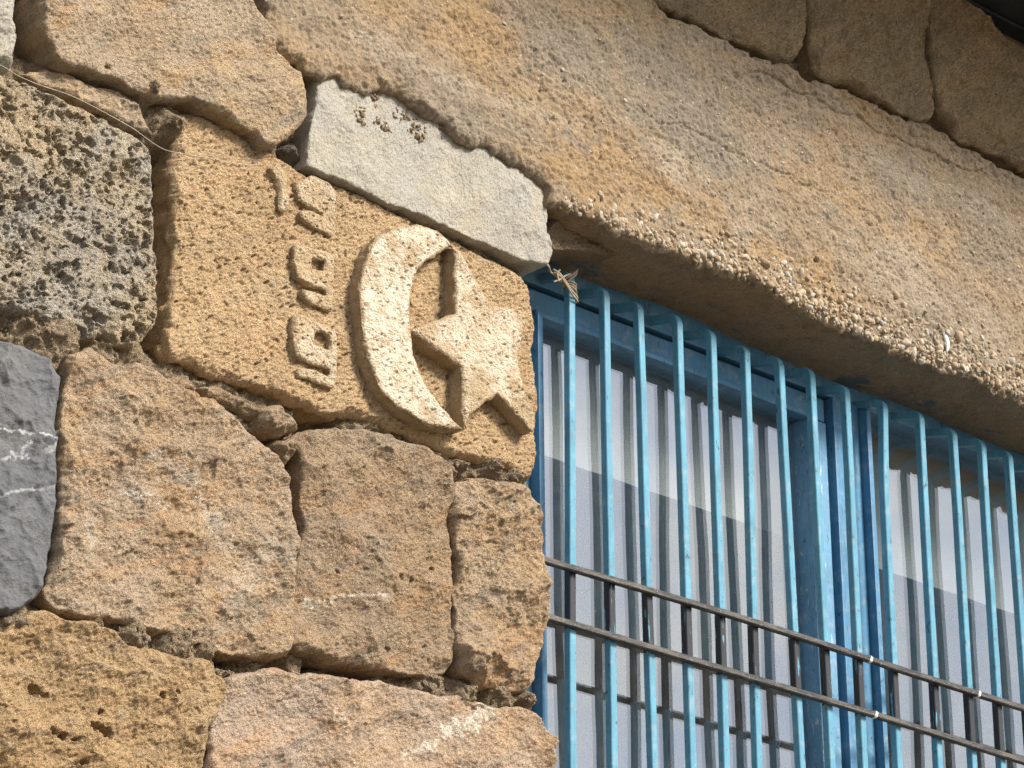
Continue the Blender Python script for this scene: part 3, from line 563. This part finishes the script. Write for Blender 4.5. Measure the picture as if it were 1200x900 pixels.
def sweep(path, w, seg=4, rot=math.pi/4, refv=(1, 0, 0), chamfer=0.0):
    """tube along a polyline; seg=4 gives a square bar (with softened arrises when chamfer > 0)"""
    P = [Vector(p) for p in path]; n = len(P)
    if seg == 4:
        h = w/2; c = chamfer
        ring = [(-h+c, -h), (h-c, -h), (h, -h+c), (h, h-c), (h-c, h), (-h+c, h), (-h, h-c), (-h, -h+c)]
    else:
        ring = [(w/2*math.cos(rot+2*math.pi*i/seg), w/2*math.sin(rot+2*math.pi*i/seg)) for i in range(seg)]
    k = len(ring); V = []; F = []
    for i in range(n):
        t = (P[min(i+1, n-1)]-P[max(i-1, 0)]).normalized()
        a = Vector(refv); a = (a-t*a.dot(t))
        if a.length < 1e-3: a = Vector((0, 0, 1))-t*t.z
        a.normalize(); b = t.cross(a)
        for (u, v) in ring: V.append(tuple(P[i]+a*u+b*v))
    for i in range(n-1):
        for j in range(k):
            F.append([i*k+j, i*k+(j+1) % k, (i+1)*k+(j+1) % k, (i+1)*k+j])
    F.append(list(range(k))[::-1]); F.append([(n-1)*k+j for j in range(k)])
    return V, F

# ================================================================== setting
V, F = boxes([(-60, 60, -80, 60, -.4, 0)])
g_ = poly_part('ground', V, F, M_ground, None); tag(g_, 'dusty pale ground in front of the wall', None, kind='structure')

# ================================================================== the wall
wall = empty('stone_wall', (0, 0, 0))
tag(wall, 'rough ashlar stone wall with a carved crescent block under a concrete lintel', 'wall', kind='thing')
# rubble core behind the facing, with the window opening left free
V, F = boxes([(-6, -.03, .085, .45, 0, 3.96), (2.16, 6, .085, .45, 0, 3.96), (-.03, 2.16, .085, .45, 0, 2.62), (-6, 6, .085, .45, 3.96, 5.2)])
poly_part('wall_core', V, F, M_core, wall)

def vein(L, seed): return {'vein': lambda X, Z, sd: segs(X, Z, L, seed)}
none = {'vein': lambda X, Z, sd: 0*X}

def porous_extra(X, Z, sd):
    w = .004*fbm(X, Z, .015, 3, 91); w2 = .004*fbm(X, Z, .015, 3, 95)
    h = np.zeros_like(X)
    for cell, r0, dp, th, s in ((.011, .0035, .006, .35, 1), (.021, .0075, .009, .45, 2), (.045, .011, .010, .6, 3)):
        d, rid, ox, oz, f2 = worley(X+w, Z*1.15+w2, cell, 60+s)
        zone = sstep(-.15, .35, fbm(X, Z, .09, 2, 30+s)+.25)
        h -= dp*.8*(1-sstep(r0*.35, r0*(.6+.6*rid), d))*(rid > th)*zone
    cav = fbm(X+w, Z*1.2+w2, .032, 5, 81, .6); cav2 = fbm(X+w2, Z+w, .013, 4, 87, .6)
    zn = sstep(-.1, .3, fbm(X, Z, .12, 2, 83))
    h -= .010*sstep(.42, .58, cav)+.005*sstep(.38, .52, cav2)*zn
    h += .0012*(1-2*np.abs(fbm(X, Z, .016, 3, 89, .6)))
    return h + holes(X, Z, HOLES_P) - .012*sstep(.05, 0., sd)*np.maximum(0, fbm(X, Z, .05, 3, 33))

def stone(key, mat, hf, label=None, name='stone', **k):
    k.setdefault('attr', none); o = block(name, key, mat, wall, hf, **k)
    if label: o['label'] = label
    return o
stone('sliver', M_slab, hewn(101, .003, .003, .06), 'pale grey stone at the top of the wall', seed=101, r=.012)
stone('upper', M_upper, hewn(102, .006, .005, .09, 1.1), 'large tan stone with grey weathering', grow=.0035, seed=102, r=.008, drop=.010, rvar=.9, rough=.005)
stone('wedge', M_upper, hewn(103, .005, .006, .04), 'thin wedge-shaped stone filling the joint', seed=103, r=.009, drop=.011, rvar=.95)
stone('porous', M_porous, hewn(104, .005, .004, .07, .9, extra=porous_extra), 'grey pitted stone full of holes', grow=.0035, seed=104, r=.009, drop=.011, rvar=.95, rough=.006, cell=.0014)
slab = stone('slab', M_slab, hewn(106, .003, .003, .08, .55, slant=65), 'smooth pale grey slab under the lintel', seed=106, r=.0025, drop=.003, rough=.003, curve=False)
stone('slate', M_slate, lambda X, Z, sd: .006*fbm(X, Z, .2, 2, 7)+facet(X, Z, .052, .017, 71, .6, 60)+facet(X, Z, .018, .0032, 75, .6, 100)+.0008*fbm(X, Z, .012, 3, 77),
      'dark blue-grey slate stone with white scratches', seed=107, r=.008, drop=.016, rough=.004, attr={'vein': lambda X, Z, sd: .7*segs(X, Z, VEIN_S, 3)})
stone('hewn_a', M_ochre, hewn(108, .010, .009, .085, 1.2), 'large hewn stone with pale mineral streaks', grow=.0035, seed=108, r=.009, drop=.011, rvar=.95, rough=.006, attr=vein(VEIN_A, 8))
stone('hewn_b', M_gold, hewn(109, .010, .009, .075, 1.3, extra=lambda X, Z, sd: holes(X, Z, HOLES_B)), 'golden stone with small dark holes', grow=.0035, seed=109, r=.009, drop=.011, rvar=.95, rough=.006)
stone('hewn_c', M_pale, hewn(110, .008, .007, .09, 1.1), 'stone with a white mineral vein', grow=.0035, seed=110, r=.009, drop=.011, rvar=.95, rough=.006, attr=vein(VEIN_C, 14))
stone('hewn_d', M_brown, hewn(111, .008, .007, .075, 1.1, extra=lambda X, Z, sd: holes(X, Z, HOLES_D)), 'brown block with a short white streak', grow=.0035, seed=111, r=.009, drop=.011, rvar=.95, rough=.005, attr=vein(VEIN_D, 17))
stone('hewn_e', M_ochre, hewn(112, .010, .010, .07, 1.2), 'narrow upright block beside the window', grow=.0035, seed=112, r=.009, drop=.011, rvar=.95, rough=.006)
for i, k in enumerate(('top_a', 'top_b', 'top_c')):
    stone(k, M_top, hewn(120+i, .008, .006, .07, 1.4, .4, slant=60), seed=120+i, r=.009, drop=.012, rvar=.9, rough=.005, cell=.0022, back=.12)
for i, k in enumerate(('chip_a', 'chip_b', 'chip_c', 'chip_d', 'chip_e', 'chip_f', 'chip_g', 'chip_h')):
    stone(k, M_darkrock if k in ('chip_f', 'chip_g', 'chip_h') else M_brown, hewn(140+i, .006, .006, .025), name='stone_chip', seed=140+i, r=.014, drop=.022, rough=.004, back=.08, rows=4, cell=.0013)

# ---- the carved block, its crescent, star and numerals
def carved_h(X, Z, sd):
    h = .004*fbm(X, Z, .25, 2, 5) + .0028*fbm(X, Z, .05, 4, 9, .6)
    a = R(30); u = X*math.cos(a)+Z*math.sin(a); v = -X*math.sin(a)+Z*math.cos(a)
    h += .0019*(1-2*np.abs(fbm(u*.45, v, .012, 3, 12, .7)))
    d, rid, ox, oz, f2 = worley(u*.45+.002*fbm(X, Z, .01, 2, 3), -v, .0105, 31)      # short slanting tool marks
    h -= .0042*(1-sstep(.0004, .0030, d))*(rid > .62)
    d, rid, ox, oz, f2 = worley(X+.004*fbm(X, Z, .012, 3, 8), Z+.004*fbm(X, Z, .012, 3, 18), .024, 35)
    h -= .005*(1-sstep(.0006, .0042*rid, d))*(rid > .6)
    h += .0009*fbm(X, Z, .005, 2, 14, .7)
    return h
carved = block('carved_stone', 'carved', M_carved, wall, carved_h, cell=.0015, seed=105, r=.010, drop=.014, rough=.004, attr=none, side_noise=.006, rows=12)
carved['label'] = 'ochre block carved with a raised crescent, star and figures'
def relief_h(seed, amp=1.0):
    def f(X, Z, sd):
        h = amp*(.0022*fbm(X, Z, .06, 3, seed, .6)+.0008*fbm(X, Z, .008, 3, seed+4))
        d, rid, ox, oz, f2 = worley((X*.87+Z*.5)*.6+.003*fbm(X, Z, .008, 3, 3), (-X*.5+Z*.87)+.003*fbm(X, Z, .008, 3, 7), .010, seed+31)
        h += .0007*(1-2*np.abs(fbm(X, Z, .009, 2, seed+9, .7)))+.0006*fbm(X, Z, .004, 1, seed+10)
        return h - .0038*(1-sstep(.0003, .0006+.0026*rid, d))*(rid > .55)
    return f
def chalk(seed, thr=0.0, amt=.9):
    return {'vein': lambda X, Z, sd: amt*sstep(.001, .006, sd)*sstep(-.45+thr, .25+thr, fbm(X, Z, .10, 5, seed, .6))}
block('crescent', 'crescent', M_emblem, carved, relief_h(201), cell=.0011, seed=201, r=.0035, drop=.004, rough=.0022, back=.05, rows=10, attr=chalk(3, -.25, .95), side_noise=.004)
block('star', 'star', M_emblem, carved, relief_h(202), cell=.0011, seed=202, r=.004, drop=.004, rough=.002, back=.05, rows=10, curve=False, attr=chalk(9, -.02, .7), side_noise=.003)
for i, k in enumerate(('num_a', 'num_b', 'num_c', 'num_d')):
    block('carved_figure', k, M_emblem, carved, relief_h(210+i, 1.2), cell=.0009, grow=.0032, seed=210+i, r=.0035, drop=.0035, rough=.0028, back=.035, rows=6, attr=chalk(20+i, .1, .4), curve=True)

# ---- concrete lintel
lint_bottom = None
def lintel_h(X, Z, sd):
    h = .007*fbm(X*.5, Z, .2, 3, 51) + .0032*fbm(X, Z, .04, 4, 53, .65) + .0016*fbm(X, Z, .009, 3, 55, .7) + .0014*(1-2*np.abs(fbm(X, Z, .016, 2, 56)))
    d, rid, ox, oz, f2 = worley(X, Z, .012, 57)
    h -= .004*(1-sstep(.0006, .003, d))*(rid > .8)                                  # blow-holes
    edge = sstep(.09, 0., sd)*sstep(.15, .9, X)                                         # honeycombed lower arris
    d2, rid2, ox, oz, f22 = worley(X, Z, .015, 59)
    h += edge*(.0065*np.sqrt(np.clip(1-(d2/.009)**2, 0, 1))*(.4+rid2) - .004)
    # board mark and long cracks
    for (x0, z0, sl, sd_, amp, wd) in ((.05, 4.47, -.015, 3, .006, .004), (.55, 4.36, .01, 8, .005, .0035), (.25, 4.18, .0, 12, .003, .003)):
        zz = z0+(X-x0)*sl+.018*fbm(X, 0*X, .12, 4, sd_); m = sstep(0, .05, X-x0)*sstep(.75, .6, X-x0)
        h -= m*amp*(1-sstep(wd*.3, wd, np.abs(Z-zz)))
    return h
lintel = block('concrete_lintel', 'lintel', M_concrete, wall, lintel_h, cell=.0021, seed=150, r=.012, drop=.012, rough=.010, back=.30, rows=60, flat_skirt=True, side_noise=.0016, rvar=.8,
               attr={'paint': lambda X, Z, sd: 0*X, 'stain_orange': lambda X, Z, sd: blots(X, Z, STAIN_O, 301), 'stain_grey': lambda X, Z, sd: blots(X, Z, STAIN_G, 311),
                     'stain_pale': lambda X, Z, sd: np.maximum(blots(X, Z, STAIN_P, 321), .75*segs(X, Z, STREAK_P, 331))})
lintel['label'] = 'long stained concrete lintel with a gravelly broken lower edge'
me = lintel.data; co = np.zeros(len(me.vertices)*3, np.float32); me.vertices.foreach_get('co', co); co = co.reshape(-1, 3)+np.array(lintel.location)
pa = sstep(.06, .12, co[:, 1])*(co[:, 2] < 3.99)*(co[:, 0] > .1)
me.attributes['paint'].data.foreach_set('value', pa.astype(np.float32))

def ico_points():
    import bmesh
    bm = bmesh.new(); bmesh.ops.create_icosphere(bm, subdivisions=2, radius=1)
    V = np.array([tuple(v.co) for v in bm.verts]); F = np.array([[v.index for v in f.verts] for f in bm.faces]); bm.free(); return V, F
ICO_V, ICO_F = ico_points()
def pebbles(name, spots, mat, parent, rng, squash=.7):
    VV = []; FF = []; o = 0
    for (p, r) in spots:
        q = rng.normal(size=(3, 3)); q, _ = np.linalg.qr(q)
        v = ICO_V*(1+.22*rng.normal(size=(1, 3))); k = rng.normal(size=3)*2
        v = v*(1+.14*np.sin(v@k+rng.random()*6))[:, None]; v = v*np.array([1, squash, 1-.25*rng.random()])
        for _ in range(4):
            nrm = rng.normal(size=3); nrm /= np.linalg.norm(nrm); dd = v@nrm; cut = .40+.35*rng.random()
            v = v-np.maximum(dd-cut, 0)[:, None]*nrm*.85
        v = (v@q.T)*r+np.array(p)
        VV.append(v); FF.append(ICO_F+o); o += len(v)
    return part(name, np.concatenate(VV), None, np.concatenate(FF), mat, parent)
rng = np.random.default_rng(4)
edge = [p for p in OUT['lintel'][1][0]][14:23]      # the lower arris above the window
at = o_at['lintel']; spots = []
ex = np.array([p[0] for p in edge]); ez = np.array([p[1] for p in edge])
for i in range(2400):
    x = rng.uniform(.10, 1.62); z = np.interp(x, ex, ez); dens = .3+.7*min(1, max(0, (x-.25)/.35))
    if rng.random() > dens: continue
    up_ = abs(rng.normal())*.028*(.4+dens); r = .0026+.0062*rng.random()**2.4
    if rng.random() < .06: r *= 1.6
    p = at(x, z+up_+.002); spots.append(((p.x, p.y+r*.18, p.z), r))
for i in range(500):
    x = rng.uniform(-.2, 1.6); z = np.interp(x, ex, ez)+rng.uniform(.03, .38); r = .002+.0035*rng.random()**2
    if x < .15: z = rng.uniform(4.15, 4.45)
    p = at(x, z); spots.append(((p.x, p.y+r*.45, p.z), r))
tag(pebbles('gravel', spots, M_gravel, lintel, rng), kind='stuff')

dp_ = at(DRIP[0][0], DRIP[0][1]); v_ = ICO_V.copy(); tz_ = (v_[:, 2]+1)/2
v_ = np.stack([v_[:, 0]*(.0035+.0055*tz_**1.5)+.004*np.sin(tz_*4), v_[:, 1]*.004, v_[:, 2]*.021], 1)+np.array(dp_)-np.array([0, .001, 0])
part('whitewash_drip', v_, None, ICO_F, M_white, lintel)
# ---- mortar in the joints
def mortar_h(X, Z, sd):
    h = .009*fbm(X, Z, .08, 4, 61, .6)+.005*fbm(X, Z, .017, 4, 63, .7)+facet(X, Z, .02, .006, 65)
    add = np.zeros_like(X)
    for (mx_, mz_, r_, hh) in MORT: add = np.maximum(add, hh*np.exp(-((X-mx_)**2+(Z-mz_)**2)/(r_*r_)))
    sub = np.zeros_like(X)
    for (mx_, mz_, r_, hh) in MORT_DEEP: sub = np.maximum(sub, hh*np.exp(-((X-mx_)**2+(Z-mz_)**2)/(r_*r_)))
    return h*(1-sub/.06)+add*1.05*(1-sub/.06)-.004-sub
block('mortar', 'mortar', M_mortar, wall, mortar_h, cell=.0026, seed=160, r=.005, drop=.005, rough=.003, back=.06, rows=2, attr=None)
sp = []; atm = o_at['mortar']
for i in range(900):
    mx_, mz_, r_, hh = MORT[rng.integers(len(MORT))]
    p = atm(mx_+rng.normal()*r_*.9, mz_+rng.normal()*r_*.6); r = .0018+.0050*rng.random()**3
    sp.append(((p.x, p.y+r*.25, p.z), r))
mc = pebbles('mortar_grit', sp, M_mortar, wall, rng); mc['kind'] = 'stuff'
# crumbs of concrete squeezed out over the slab
sp = []
at = o_at['slab']
for i in range(150):
    cx_, cz_, cs_ = CRUMBS[rng.integers(len(CRUMBS))]
    x = cx_+rng.normal()*cs_; z = cz_+rng.normal()*cs_; r = .0022+.0055*rng.random()**2
    p = at(x, z); sp.append(((p.x, p.y+r*.3, p.z), r))
mcr = pebbles('mortar_crumbs', sp, M_mortar, slab, rng); mcr['kind'] = 'stuff'

# ---- roof overhang above
ev = empty('roof_eave', (0, -.1, 4.80)); tag(ev, 'dark roof eave jutting out above the stones over the lintel', 'eave', kind='thing')
for k in range(6):
    y = -.545+k*.118; dz = .004*math.sin(k*2.3)
    poly_part('plank', *boxes([(-6, 6, y+.002, y+.116, 4.802+dz, 4.828+dz)], .003), M_eave, ev)
poly_part('fascia', *boxes([(-6, 6, -.58, -.547, 4.795, 4.90)], .004), M_eave, ev)
poly_part('roof_deck', *boxes([(-6, 6, -.546, .45, 4.834, 4.90)], .003), M_eave, ev)

# ---- plainer courses that carry on beyond the picture
rr_ = np.random.default_rng(11)
def course(x0, x1, z0, z1, seed):
    x = x0; k = 0
    while x < x1-.12:
        w = min(rr_.uniform(.30, .52), x1-x)
        if x1-(x+w) < .14: w = x1-x
        g = .008; j = lambda: rr_.uniform(-.012, .012)
        L = [(x+g+j()*.5, z0+g+j()), (x+w*.5, z0+g+j()), (x+w-g+j()*.5, z0+g+j()), (x+w-g+j(), z0+(z1-z0)*.5), (x+w-g+j()*.5, z1-g+j()), (x+w*.5, z1-g+j()), (x+g+j()*.5, z1-g+j()), (x+g+j(), z0+(z1-z0)*.5)]
        block('stone', 'x', [M_ochre, M_brown, M_gold, M_pale, M_upper][(seed+k) % 5], wall, hewn(500+seed*7+k, .009, .008, .09, 1.0), cell=.006, r=.02, drop=.02, rough=.008, back=.11, rows=2, seed=400+seed*9+k, attr=none, loops=[L])
        x += w; k += 1
for i, (x0, x1, z0, z1) in enumerate(((-2.5, -1.10, 4.30, 4.76), (-2.5, -1.12, 3.88, 4.30), (-2.5, -1.14, 3.42, 3.88), (-2.5, -1.10, 2.98, 3.42), (-2.5, -1.06, 2.60, 2.98),
                                     (-2.5, .0, 2.16, 2.62), (-2.5, .02, 1.72, 2.16), (.02, 2.4, 2.16, 2.60), (.02, 2.4, 1.72, 2.16), (-1.10, -.10, 4.36, 4.76), (1.75, 2.6, 4.40, 4.76))):
    course(x0, x1, z0, z1, i)

# ================================================================== window
ZT = 3.945; ZB = 2.66
win = empty('window', (1.0, .2, ZB)); tag(win, 'blue painted steel window with two tall panes under the lintel', 'window')
YF = .155
def bar_part(name, L, mat, parent, bev=.0025): return poly_part(name, *boxes(L, bev), mat, parent)
fr = bar_part('frame', [(-.02, 2.15, YF, .235, 3.8865, 3.975), (-.02, .112, YF, .235, ZB, 3.884), (2.04, 2.15, YF, .235, ZB, 3.884), (.114, 2.038, YF, .235, ZB, 2.72)], M_frame, win)
bar_part('frame_lip', [(1.036, 2.038, YF-.006, .17, 3.884, 3.897)], M_frame, fr, .002)
mu = bar_part('mullion', [(.948, 1.018, YF-.008, .235, 2.722, 3.8845)], M_frame, win)
bar_part('fin', [(1.0195, 1.0315, YF-.026, .20, 2.722, 3.883)], M_frame, mu, .0015)
ra = bar_part('sash_rail', [(.12, .935, YF+.003, .205, 3.833, 3.8775)], M_frame, win)
bar_part('bead', [(.20, .888, YF-.004, .175, 3.828, 3.840)], M_frame, ra, .003)
bar_part('sash_stile', [(.889, .938, YF+.003, .205, 2.73, 3.8315)], M_stile, win)
ls = bar_part('sash_stile', [(.12, .1895, YF+.003, .205, 2.73, 3.8315)], M_frame, win)
bar_part('fin', [(.190, .202, YF-.019, .195, 2.73, 3.826)], M_frame, ls, .0015)
bar_part('sash_rail', [(.2005, .8875, YF+.003, .205, 2.73, 2.80)], M_frame, win)
bar_part('glass_pane', [(.1975, .8905, .192, .196, 2.79, 3.836)], M_glass, win, 0)
bar_part('glass_pane', [(1.030, 2.042, .183, .187, 2.715, 3.890)], M_glass, win, 0)

# blind inside, both panes
V = []; F = []
nx_ = 90
for i in range(nx_+1):
    x = .06+2.03*i/nx_; y = .268+.0012*math.sin(i*.9)
    V += [(x, y, 3.642), (x, y, 3.955), (x, y+.0012, 3.955), (x, y+.0012, 3.642)]
for i in range(nx_):
    a = i*4; b_ = a+4; F += [[a, b_, b_+1, a+1], [a+2, b_+2, b_+3, a+3], [a+3, b_+3, b_, a], [a+1, b_+1, b_+2, a+2]]
F += [[0, 1, 2, 3], [nx_*4+3, nx_*4+2, nx_*4+1, nx_*4]]
bl = empty('roller_blind', (1.075, .27, 3.6)); tag(bl, 'pale blind lowered halfway behind both window panes', 'blind')
poly_part('blind_cloth', V, F, M_blind, bl)
poly_part('roller', *sweep([(.05, .28, 3.962), (2.10, .28, 3.962)], .03, 12), M_blind, bl, True)

# dim room behind
V, F = boxes([(-.6, 2.8, 3.0, 3.1, 0, 5.0), (-.6, 2.8, .46, 3.0, 4.9, 5.0), (-.7, -.6, .46, 3.1, 0, 5.0), (2.8, 2.9, .46, 3.1, 0, 5.0), (-.6, 2.8, .46, 3.0, 0.004, .1)])
rm_ = poly_part('room', V, F, M_room, None); tag(rm_, 'dim room behind the window', None, kind='structure')

# ================================================================== grille
gr = empty('window_grille', (.8, .09, 2.66)); tag(gr, 'sky-blue iron window grille of upright bent bars with two black cross bars', 'grille')
YB = .09
for i, (xt, zt, xb, zb) in enumerate(BARS):
    rb = .017; rise = .014
    s = (xb-xt)/(zb-zt); zlow = 2.64; xl = xt+(zlow-zt)*s
    path = []
    for k in range(9):
        z = zlow+(zt-rb-zlow)*k/8; bow = .0016*math.sin(i*2.1+k*1.3)
        path.append((xt+(z-zt)*s+bow*(0 < k < 8), YB+bow*.6, z))
    if i == 9: path = [(x+(.010*max(0, (z-3.62)/.25)**2 if z > 3.62 else 0), y, z) for x, y, z in path]; xt += .010
    for k in range(1, 9):
        a = math.pi/2*k/8
        path.append((xt, YB+rb*(1-math.cos(a)), zt-rb+rb*math.sin(a)))
    path.append((xt, YF+.004, zt+rise*.9))
    poly_part('bar', *sweep(path, .0142, 4, chamfer=.0012), M_bar, gr)
for k, L in enumerate((RAIL_A, RAIL_B)):
    # smooth the measured line a little
    xs = np.linspace(L[0][0], 2.10, 26); px = np.array([p[0] for p in L]+[2.10]); pz = np.array([p[1] for p in L]+[L[-1][1]])
    zs = np.interp(xs, px, pz); zs = np.convolve(np.concatenate([[zs[0]]*2, zs, [zs[-1]]*2]), np.ones(5)/5, 'valid')
    ra_ = poly_part('rail', *sweep([(x, .0772, z) for x, z in zip(xs, zs)], .0112, 4, refv=(0, 1, 0), chamfer=.002), M_rail, gr)
    for (kk, mxx) in MARKS:
        if kk == k:
            z = float(np.interp(mxx, xs, zs))
            Vp = sweep([(mxx-.0025, .0772, z+.001), (mxx+.0025, .0772, z-.001)], .0128, 4, refv=(0, 1, 0), chamfer=.002)
            poly_part('paint_mark', *Vp, M_white, ra_)

# ================================================================== wire tie round the first bar
b0 = BARS[0]; bx, bz = b0[0], b0[1]
def tubes(paths, w, seg=6):
    V = []; F = []
    for p in paths:
        # Catmull-Rom smoothing
        P = [Vector(q) for q in p]; Q = []
        for i in range(len(P)-1):
            p0, p1, p2, p3 = P[max(i-1, 0)], P[i], P[i+1], P[min(i+2, len(P)-1)]
            for k in range(6):
                t = k/6; Q.append(.5*((2*p1)+(-p0+p2)*t+(2*p0-5*p1+4*p2-p3)*t*t+(-p0+3*p1-3*p2+p3)*t**3))
        Q.append(P[-1]); v, f = sweep(Q, w, seg, 0.0, (0, .3, 1)); o = len(V); V += v; F += [[o+i for i in q] for q in f]
    return V, F
YW = YB-.0085
def loop(zc, tilt, r=.0088):
    L = []
    for k in range(13):
        a = 2*math.pi*k/12; L.append((bx+r*1.05*math.cos(a), YB+r*math.sin(a), zc+tilt*math.cos(a)))
    return L
ps = [loop(bz-.0215, -.002, .0112), loop(bz-.0265, -.003, .0108), loop(bz-.0320, -.005, .0112), loop(bz-.004, .013, .0135), loop(bz-.0095, .013, .0125)]
for k, (dz, dy) in enumerate(((0, 0), (.0042, .002))):
    ps.append([(.030, .042+dy, bz-.002+dz*.6), (.085, .055+dy, bz-.010+dz), (bx-.075, .066+dy, bz-.016+dz), (bx-.055, YW-.004+dy, bz-.020+dz), (bx-.042, YW-.008, bz-.021-dz*1.5), (bx-.034, YW-.008, bz-.028-dz)])
ps.append([(bx-.052, YW-.006, bz-.014), (bx-.042, YW-.011, bz-.020), (bx-.030, YW-.012, bz-.030), (bx-.014, YW-.009, bz-.040), (bx+.008, YW-.002, bz-.046), (bx+.013, YB+.003, bz-.044)])
ps.append([(bx-.050, YW-.006, bz-.019), (bx-.040, YW-.011, bz-.025), (bx-.026, YW-.011, bz-.036), (bx-.012, YW-.008, bz-.046), (bx+.008, YW-.002, bz-.053), (bx+.012, YB+.004, bz-.050)])
ps.append([(bx-.050, YW-.005, bz-.036), (bx-.040, YW-.010, bz-.030), (bx-.028, YW-.010, bz-.020), (bx-.014, YW-.009, bz-.012)])
ps.append([(bx-.036, YW-.006, bz-.010), (bx-.046, YW-.010, bz-.022), (bx-.042, YW-.009, bz-.034)])
V, F = tubes(ps, .0036)
wt = poly_part('wire_tie', V, F, M_wire, None, True); tag(wt, 'tan twisted wire lashed round the grille bar next to the slab', 'wire')

# ================================================================== loose thread lying along the joints
th = []
th.append([(-1.0541,-0.0040,3.8107), (-0.9948,-0.0020,3.8112), (-0.9638,0.0000,3.8067), (-0.9240,0.0040,3.8074), (-0.8551,0.0060,3.8104), (-0.7609,0.0080,3.7994), (-0.7342,0.0100,3.7940), (-0.7075,0.0160,3.7913), (-0.6854,0.0200,3.7904), (-0.6665,0.0220,3.7933)])
th.append([(-0.6665,0.0220,3.7933), (-0.6338,0.0190,3.7975), (-0.5945,0.0180,3.8047), (-0.5661,0.0170,3.8082), (-0.5301,0.0170,3.8159), (-0.5047,0.0180,3.8261)])

V, F = tubes(th, .0008, 5)
to = poly_part('loose_thread', V, F, M_thread, None, True); tag(to, 'thin pale thread stretched across the joint above the pitted grey stone', 'thread')
